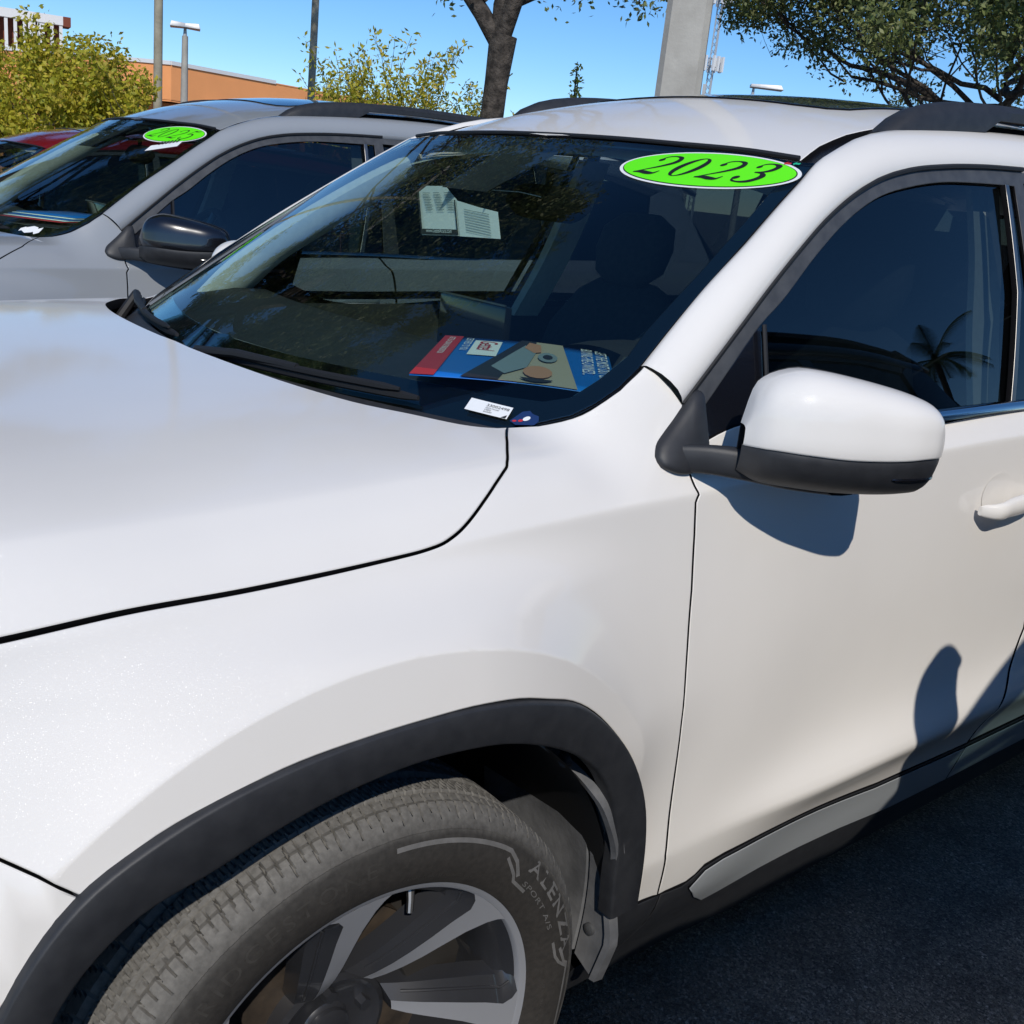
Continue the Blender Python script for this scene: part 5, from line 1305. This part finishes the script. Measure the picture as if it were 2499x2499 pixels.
def building():
    C0=polar_pos(67.,42.); A=polar_pos(82,52.); B=polar_pos(52,54.)
    root=empty('orange_shop_building',(C0[0],C0[1],0)); o=np.array([C0[0],C0[1],0])
    def wall(P,Q,z0,z1,th,nm,mt,inset=0.,t0=0.,t1=1.):
        P=np.array(P[:2]);Q=np.array(Q[:2]); d=(Q-P); n=np.array([-d[1],d[0]]); n/=np.linalg.norm(n)
        if n@(CAM[:2]-P)>0: n=-n            # n points away from the camera
        a=P+d*t0+n*inset-o[:2]; b=P+d*t1+n*inset-o[:2]; m=MB()
        V=[(*a,z0),(*b,z0),(*(b+n*th),z0),(*(a+n*th),z0),(*a,z1),(*b,z1),(*(b+n*th),z1),(*(a+n*th),z1)]
        m.add(V,[(0,1,2,3),(4,5,6,7),(0,1,5,4),(1,2,6,5),(2,3,7,6),(3,0,4,7)]); return m.build(nm,mt,root)
    zt=4.36
    for P,Q in ((A,C0),(C0,B)):
        wall(P,Q,3.22,zt,.35,'parapet_wall',M['orange'])
        wall(P,Q,0,3.22,.3,'wall',M['orange'],inset=1.2)
        wall(P,Q,3.16,3.22,1.4,'soffit',M['orange'],inset=.02)
        for k in range(9):
            t=.06+k*.105
            wall(P,Q,0.,3.16,.35,'column',M['orange'],inset=.15,t0=t,t1=t+.022)
            f=wall(P,Q,.5,2.9,.06,'shop_window',M['winglass'],inset=1.13,t0=t+.03,t1=t+.095)
            for q in (.03,.095,.062): wall(P,Q,.5,2.9,.08,'window_frame',M['white_metal'],inset=1.09,t0=t+q-.0012,t1=t+q+.0012)
    wall(A,C0,zt,zt+.13,.42,'coping',M['white_metal'],inset=-.05)
    wall(C0,B,zt,zt+.13,.42,'coping',M['white_metal'],inset=-.05,t0=0,t1=.27)
    wall(C0,B,zt,zt+.04,.42,'coping',M['orange'],inset=-.02,t0=.27,t1=1)
    m=MB(); a,b=(A-C0)[:2],(B-C0)[:2]; m.add([(0,0,4.1),(*a,4.1),(*(a+np.array([8,22])),4.1),(*(b+np.array([8,22])),4.1),(*b,4.1)],[(0,1,2,3,4)]); m.build('flat_roof',M['tanwall'],root)
    s=wall(C0,B,3.0,3.35,.12,'wall_sign',M['white_metal'],inset=-.12,t0=.085,t1=.135)
    tag(root,'low orange stucco shop building with white coping behind the shrubs','building')
    # white framed roof structure behind it
    P=polar_pos(71.7,57.); Q=polar_pos(82,57.); root2=empty('framed_building',(P[0],P[1],0)); o2=np.array([P[0],P[1],0]); d=(Q-P); L2=np.linalg.norm(d[:2]); ux=d/np.linalg.norm(d); n=np.array([-ux[1],ux[0],0]); n=n if n@(P-np.array([*CAM[:2],0]))>0 else -n
    def bx(nm,x0,x1,y0,y1,z0,z1,mt):
        m=MB(); V=[tuple(ux*x+n*y+np.array([0,0,z])) for x,y,z in ((x0,y0,z0),(x1,y0,z0),(x1,y1,z0),(x0,y1,z0),(x0,y0,z1),(x1,y0,z1),(x1,y1,z1),(x0,y1,z1))]
        m.add(V,[(0,3,2,1),(4,5,6,7),(0,1,5,4),(1,2,6,5),(2,3,7,6),(3,0,4,7)]); return m.build(nm,mt,root2)
    bx('wall',0,10,1.0,4.,0,6.6,M['brown'])
    bx('top_beam',-.02,10,.4,.8,6.48,6.86,M['white_metal']); bx('end_block',-.35,-.02,.4,1.6,6.45,6.86,M['brown'])
    bx('lower_beam',0,10,.4,.7,5.05,5.25,M['white_metal'])
    for k in range(26):
        x=.0+k*.38; wd=.30 if k in (2,3) else .14; bx('slat',x,x+wd,.45,.6,4.2,6.5,M['white_metal'])
    m=MB()
    for (x0,z0,x1,z1) in ((2.6,5.1,0.4,4.3),(2.6,5.1,4.8,4.3),(7.,5.1,4.8,4.3),(7.,5.1,9.2,4.3)):
        p=ux*x0+n*.35+np.array([0,0,z0]); q=ux*x1+n*.35+np.array([0,0,z1]); mm=MB(); mm.tube([p,q],.13,6); mm.build('brace',M['white_metal'],root2)
    tag(root2,'brown building with white slats and frame rising at the far left','building')
def poles():
    def pole(nm,label,cat,az,d,rad,h,mt,n=12,tw=0.):
        b=polar_pos(az,d); r=empty(nm,b); m=MB(); m.tube([(0,0,0),(0,0,h*.5),(0,0,h)],[rad,rad*.93,rad*.82],n); m.build('pole',mt,r,sharp=50); tag(r,label,cat); return r
    p1=pole('utility_pole','grey weathered utility pole between the shrub and the thin lamp','pole',67.6,13.5,.050,7.5,M['pole_wood'])
    p2=pole('utility_pole','grey utility pole in front of the right end of the orange wall','pole',60.45,25.,.082,9.,M['pole_wood'])
    for r_,h in ((p1,7.),(p2,8.6)):
        m=MB(); m.box((-.9,-.06,h),(.9,.06,h+.1)); m.build('cross_arm',M['pole_wood'],r_)
    def lamp(az,d,h,label,wide,yaw,double=False):
        b=polar_pos(az,d); r=empty('street_lamp',b,yaw); m=MB(); m.tube([(0,0,0),(0,0,h-.25)],[.13,.085],8); m.build('post',M['concrete'],r,sharp=60)
        m=MB(); m.tube([(0,0,h-.3),(0,0,h-.03),(wide*.25,0,h)],[.06,.05,.05],8); m.build('bracket',M['galv'],r)
        m=MB(); V=[(-.12,-.22,h-.03),(wide,-.30,h-.05),(wide,.30,h-.05),(-.12,.22,h-.03),(-.12,-.20,h+.07),(wide*.9,-.26,h+.10),(wide*.9,.26,h+.10),(-.12,.20,h+.07)]
        m.add(V,[(0,3,2,1),(4,5,6,7),(0,1,5,4),(1,2,6,5),(2,3,7,6),(3,0,4,7)]); m.build('lamp_head',M['galv'],r,bevel=.02)
        if double:
            m=MB(); V=[(-x,y,z) for x,y,z in V]; m.add(V,[(0,3,2,1),(4,5,6,7),(0,1,5,4),(1,2,6,5),(2,3,7,6),(3,0,4,7)]); m.build('lamp_head',M['galv'],r,bevel=.02)
        tag(r,label,'lamp'); return r
    lamp(66.4,35.,4.95,'thin street lamp with two flat heads before the orange wall',.42,R(-24),True)
    lamp(38.85,40.,5.65,'street lamp with one flat head above the white roof',.98,R(-45))
    # fat concrete pole
    b=polar_pos(42.45,8.4); r=empty('concrete_pole',b,R(40)); m=MB()
    for z0,z1,a,c in ((0,8.,.172,.125),):
        ch=.04; V=[]
        for z,w_ in ((z0,a),(z1,c)):
            for sx,sy in ((1,1),(-1,1),(-1,-1),(1,-1)):
                q=[(sx*w_,sy*(w_-ch)),(sx*(w_-ch),sy*w_)]
                if sx*sy<0: q=q[::-1]
                V+=[(x,y,z) for x,y in q]
        m.add(V,[tuple(range(8)),tuple(range(15,7,-1))]+[(i,(i+1)%8,(i+1)%8+8,i+8) for i in range(8)])
    m.build('shaft',M['concrete'],r,sharp=20)
    m=MB(); m.box((-.03,-.192,2.2),(.03,-.17,2.32)); m.build('hand_hole_cover',M['galv'],r)
    tag(r,'square tapered concrete pole standing behind the sunroof','pole')
    # cell tower
    b=polar_pos(41.0,150.); r=empty('cell_tower',b); s=.42
    for k in range(3):
        a=2*math.pi*k/3; m=MB(); m.tube([(s*math.cos(a),s*math.sin(a),0),(s*.8*math.cos(a),s*.8*math.sin(a),34)],.09,6); m.build('leg',M['galv'],r)
    m=MB()
    for i in range(40):
        z=i*.85
        for k in range(3):
            a=2*math.pi*k/3; c=2*math.pi*(k+1)/3; m.tube([(s*math.cos(a),s*math.sin(a),z),(s*math.cos(c),s*math.sin(c),z+.85)],.04,4,cap=False)
    o=m.build('lattice',M['galv'],r); o['kind']='stuff'
    for z in (19.4,27.2):
        for k in range(3):
            a=2*math.pi*k/3+.4
            for q in (-.75,0,.75):
                x=1.05*math.cos(a)-q*math.sin(a); y=1.05*math.sin(a)+q*math.cos(a); m=MB(); m.box((x-.16,y-.16,z-.9),(x+.16,y+.16,z+.9)); m.build('antenna',M['white_metal'],r)
            m=MB(); m.tube([(0,0,z-.4),(1.0*math.cos(a),1.0*math.sin(a),z-.4)],.06,5); m.build('antenna_arm',M['galv'],r)
    tag(r,'distant lattice cell tower with white antennas beside the concrete pole','tower')
    # overhead wires
    for h,off in ((8.9,.8),):
        a=polar_pos(67.6,13.5)+np.array([off,0,7.]); c=polar_pos(60.45,25.)+np.array([off,0,h-.35]); e=polar_pos(20,40.)+np.array([0,0,8.2]); f=polar_pos(100,40)+np.array([0,0,8.4])
        P=[]
        for p,q in ((f,a),(a,c),(c,e)):
            for t in np.linspace(0,1,9): v=p+(q-p)*t; v[2]-=.5*4*t*(1-t); P.append(v)
        m=MB(); m.tube(P,.011,4); tag(m.build('overhead_wire',M['rubber']),'thin overhead wire strung between the two utility poles','wire')
# ---------------------------------------------------------------- build
M['asphalt']=mat('asphalt',(.05,.05,.05),.85)
def make_asphalt():
    m=M['asphalt']; v=coords(m)
    vo=N(m,'ShaderNodeTexVoronoi'); vo.inputs['Scale'].default_value=210; lk(m,v,vo.inputs['Vector'])
    c=ramp(m,vo.outputs['Color'],[(.0,(.050,.046,.042)),(.40,(.135,.123,.108)),(.72,(.225,.205,.18)),(.92,(.38,.35,.31)),(1.,(.66,.62,.56))])
    mx=N(m,'ShaderNodeMix',data_type='RGBA',blend_type='MULTIPLY'); mx.inputs[0].default_value=1
    lk(m,c,mx.inputs[6]); lk(m,ramp(m,noise(m,v,1.3,5),[(.3,(.78,.78,.78)),(.7,(1.15,1.12,1.08))]),mx.inputs[7])
    m2=N(m,'ShaderNodeMix',data_type='RGBA',blend_type='MULTIPLY'); m2.inputs[0].default_value=1; lk(m,mx.outputs[2],m2.inputs[6]); lk(m,ramp(m,noise(m,v,420,3),[(.32,(.45,.45,.45)),(.68,(1.45,1.45,1.45))]),m2.inputs[7])
    m3=N(m,'ShaderNodeMix',data_type='RGBA',blend_type='MULTIPLY'); m3.inputs[0].default_value=1; lk(m,m2.outputs[2],m3.inputs[6]); lk(m,ramp(m,noise(m,v,5.5,6,.65),[(.36,(.66,.66,.68)),(.5,(1,1,1)),(.7,(1.22,1.18,1.12))]),m3.inputs[7])
    lk(m,m3.outputs[2],bsdf(m).inputs['Base Color'])
    bump(m,vo.outputs['Distance'],.8,.005)
make_asphalt()
gr=link('ground',mesh([(-900,-900,0),(900,-900,0),(900,900,0),(-900,900,0)],[(0,1,2,3)],'ground'),M['asphalt']); tag(gr,kind='structure')
building(); poles(); oaks(); shrubs(); palm()
wheel_prep()
car=build_car()
tag(car,'white SUV parked nearest the camera with a lime 2023 sticker','car','SUVs parked side by side')
T=(.235,2.883,0)
black={'white_pearl_paint':M['black_gloss']}
grey=copy_tree(car,None,{'white_pearl_paint':M['grey']}); grey.location=T
for o in list(bpy.data.objects):
    if o.parent and o.parent.parent==grey and o.name.startswith('mirror_cap'):
        o.material_slots[0].link='OBJECT'; o.material_slots[0].material=M['black_gloss']
tag(grey,'grey SUV with black mirrors and a lime 2025 sticker behind the white one','car','SUVs parked side by side')
red=copy_tree(car,None,{'white_pearl_paint':M['red']},skip=('roof_rail',)); red.location=(.55,5.75,0); red.scale=(.95,.95,.90)
tag(red,'dark red car at the left edge beyond the grey SUV','car','SUVs parked side by side')
dark=copy_tree(car,None,{'white_pearl_paint':M['dark']}); dark.location=(.255,-2.66,0); dark.scale=(.82,1.03,1.125)
front={'hood','fender','front_bumper_corner','headlight','headlight_reflector','nose_panel','grille','grille_slat','lower_grille','hood_front_trim','wheel_arch_trim','wheel_arch_liner','mud_guard','inner_shell'}
for ch in dark.children:                      # this one has a longer nose: front parts stretch forward from the door line
    nm=ch.name.split('.')[0]
    if nm in front and nm!='inner_shell' and max(v[0] for v in ch.bound_box)<1.2: ch.scale.x=1.25; ch.location.x=-.15
    elif nm=='wheel' and ch.location.x<1: ch.location.x=-.15
tag(dark,'charcoal SUV beside the camera that shades the white door and the asphalt','car','SUVs parked side by side')
dress_white(car); dress_grey(grey,T)
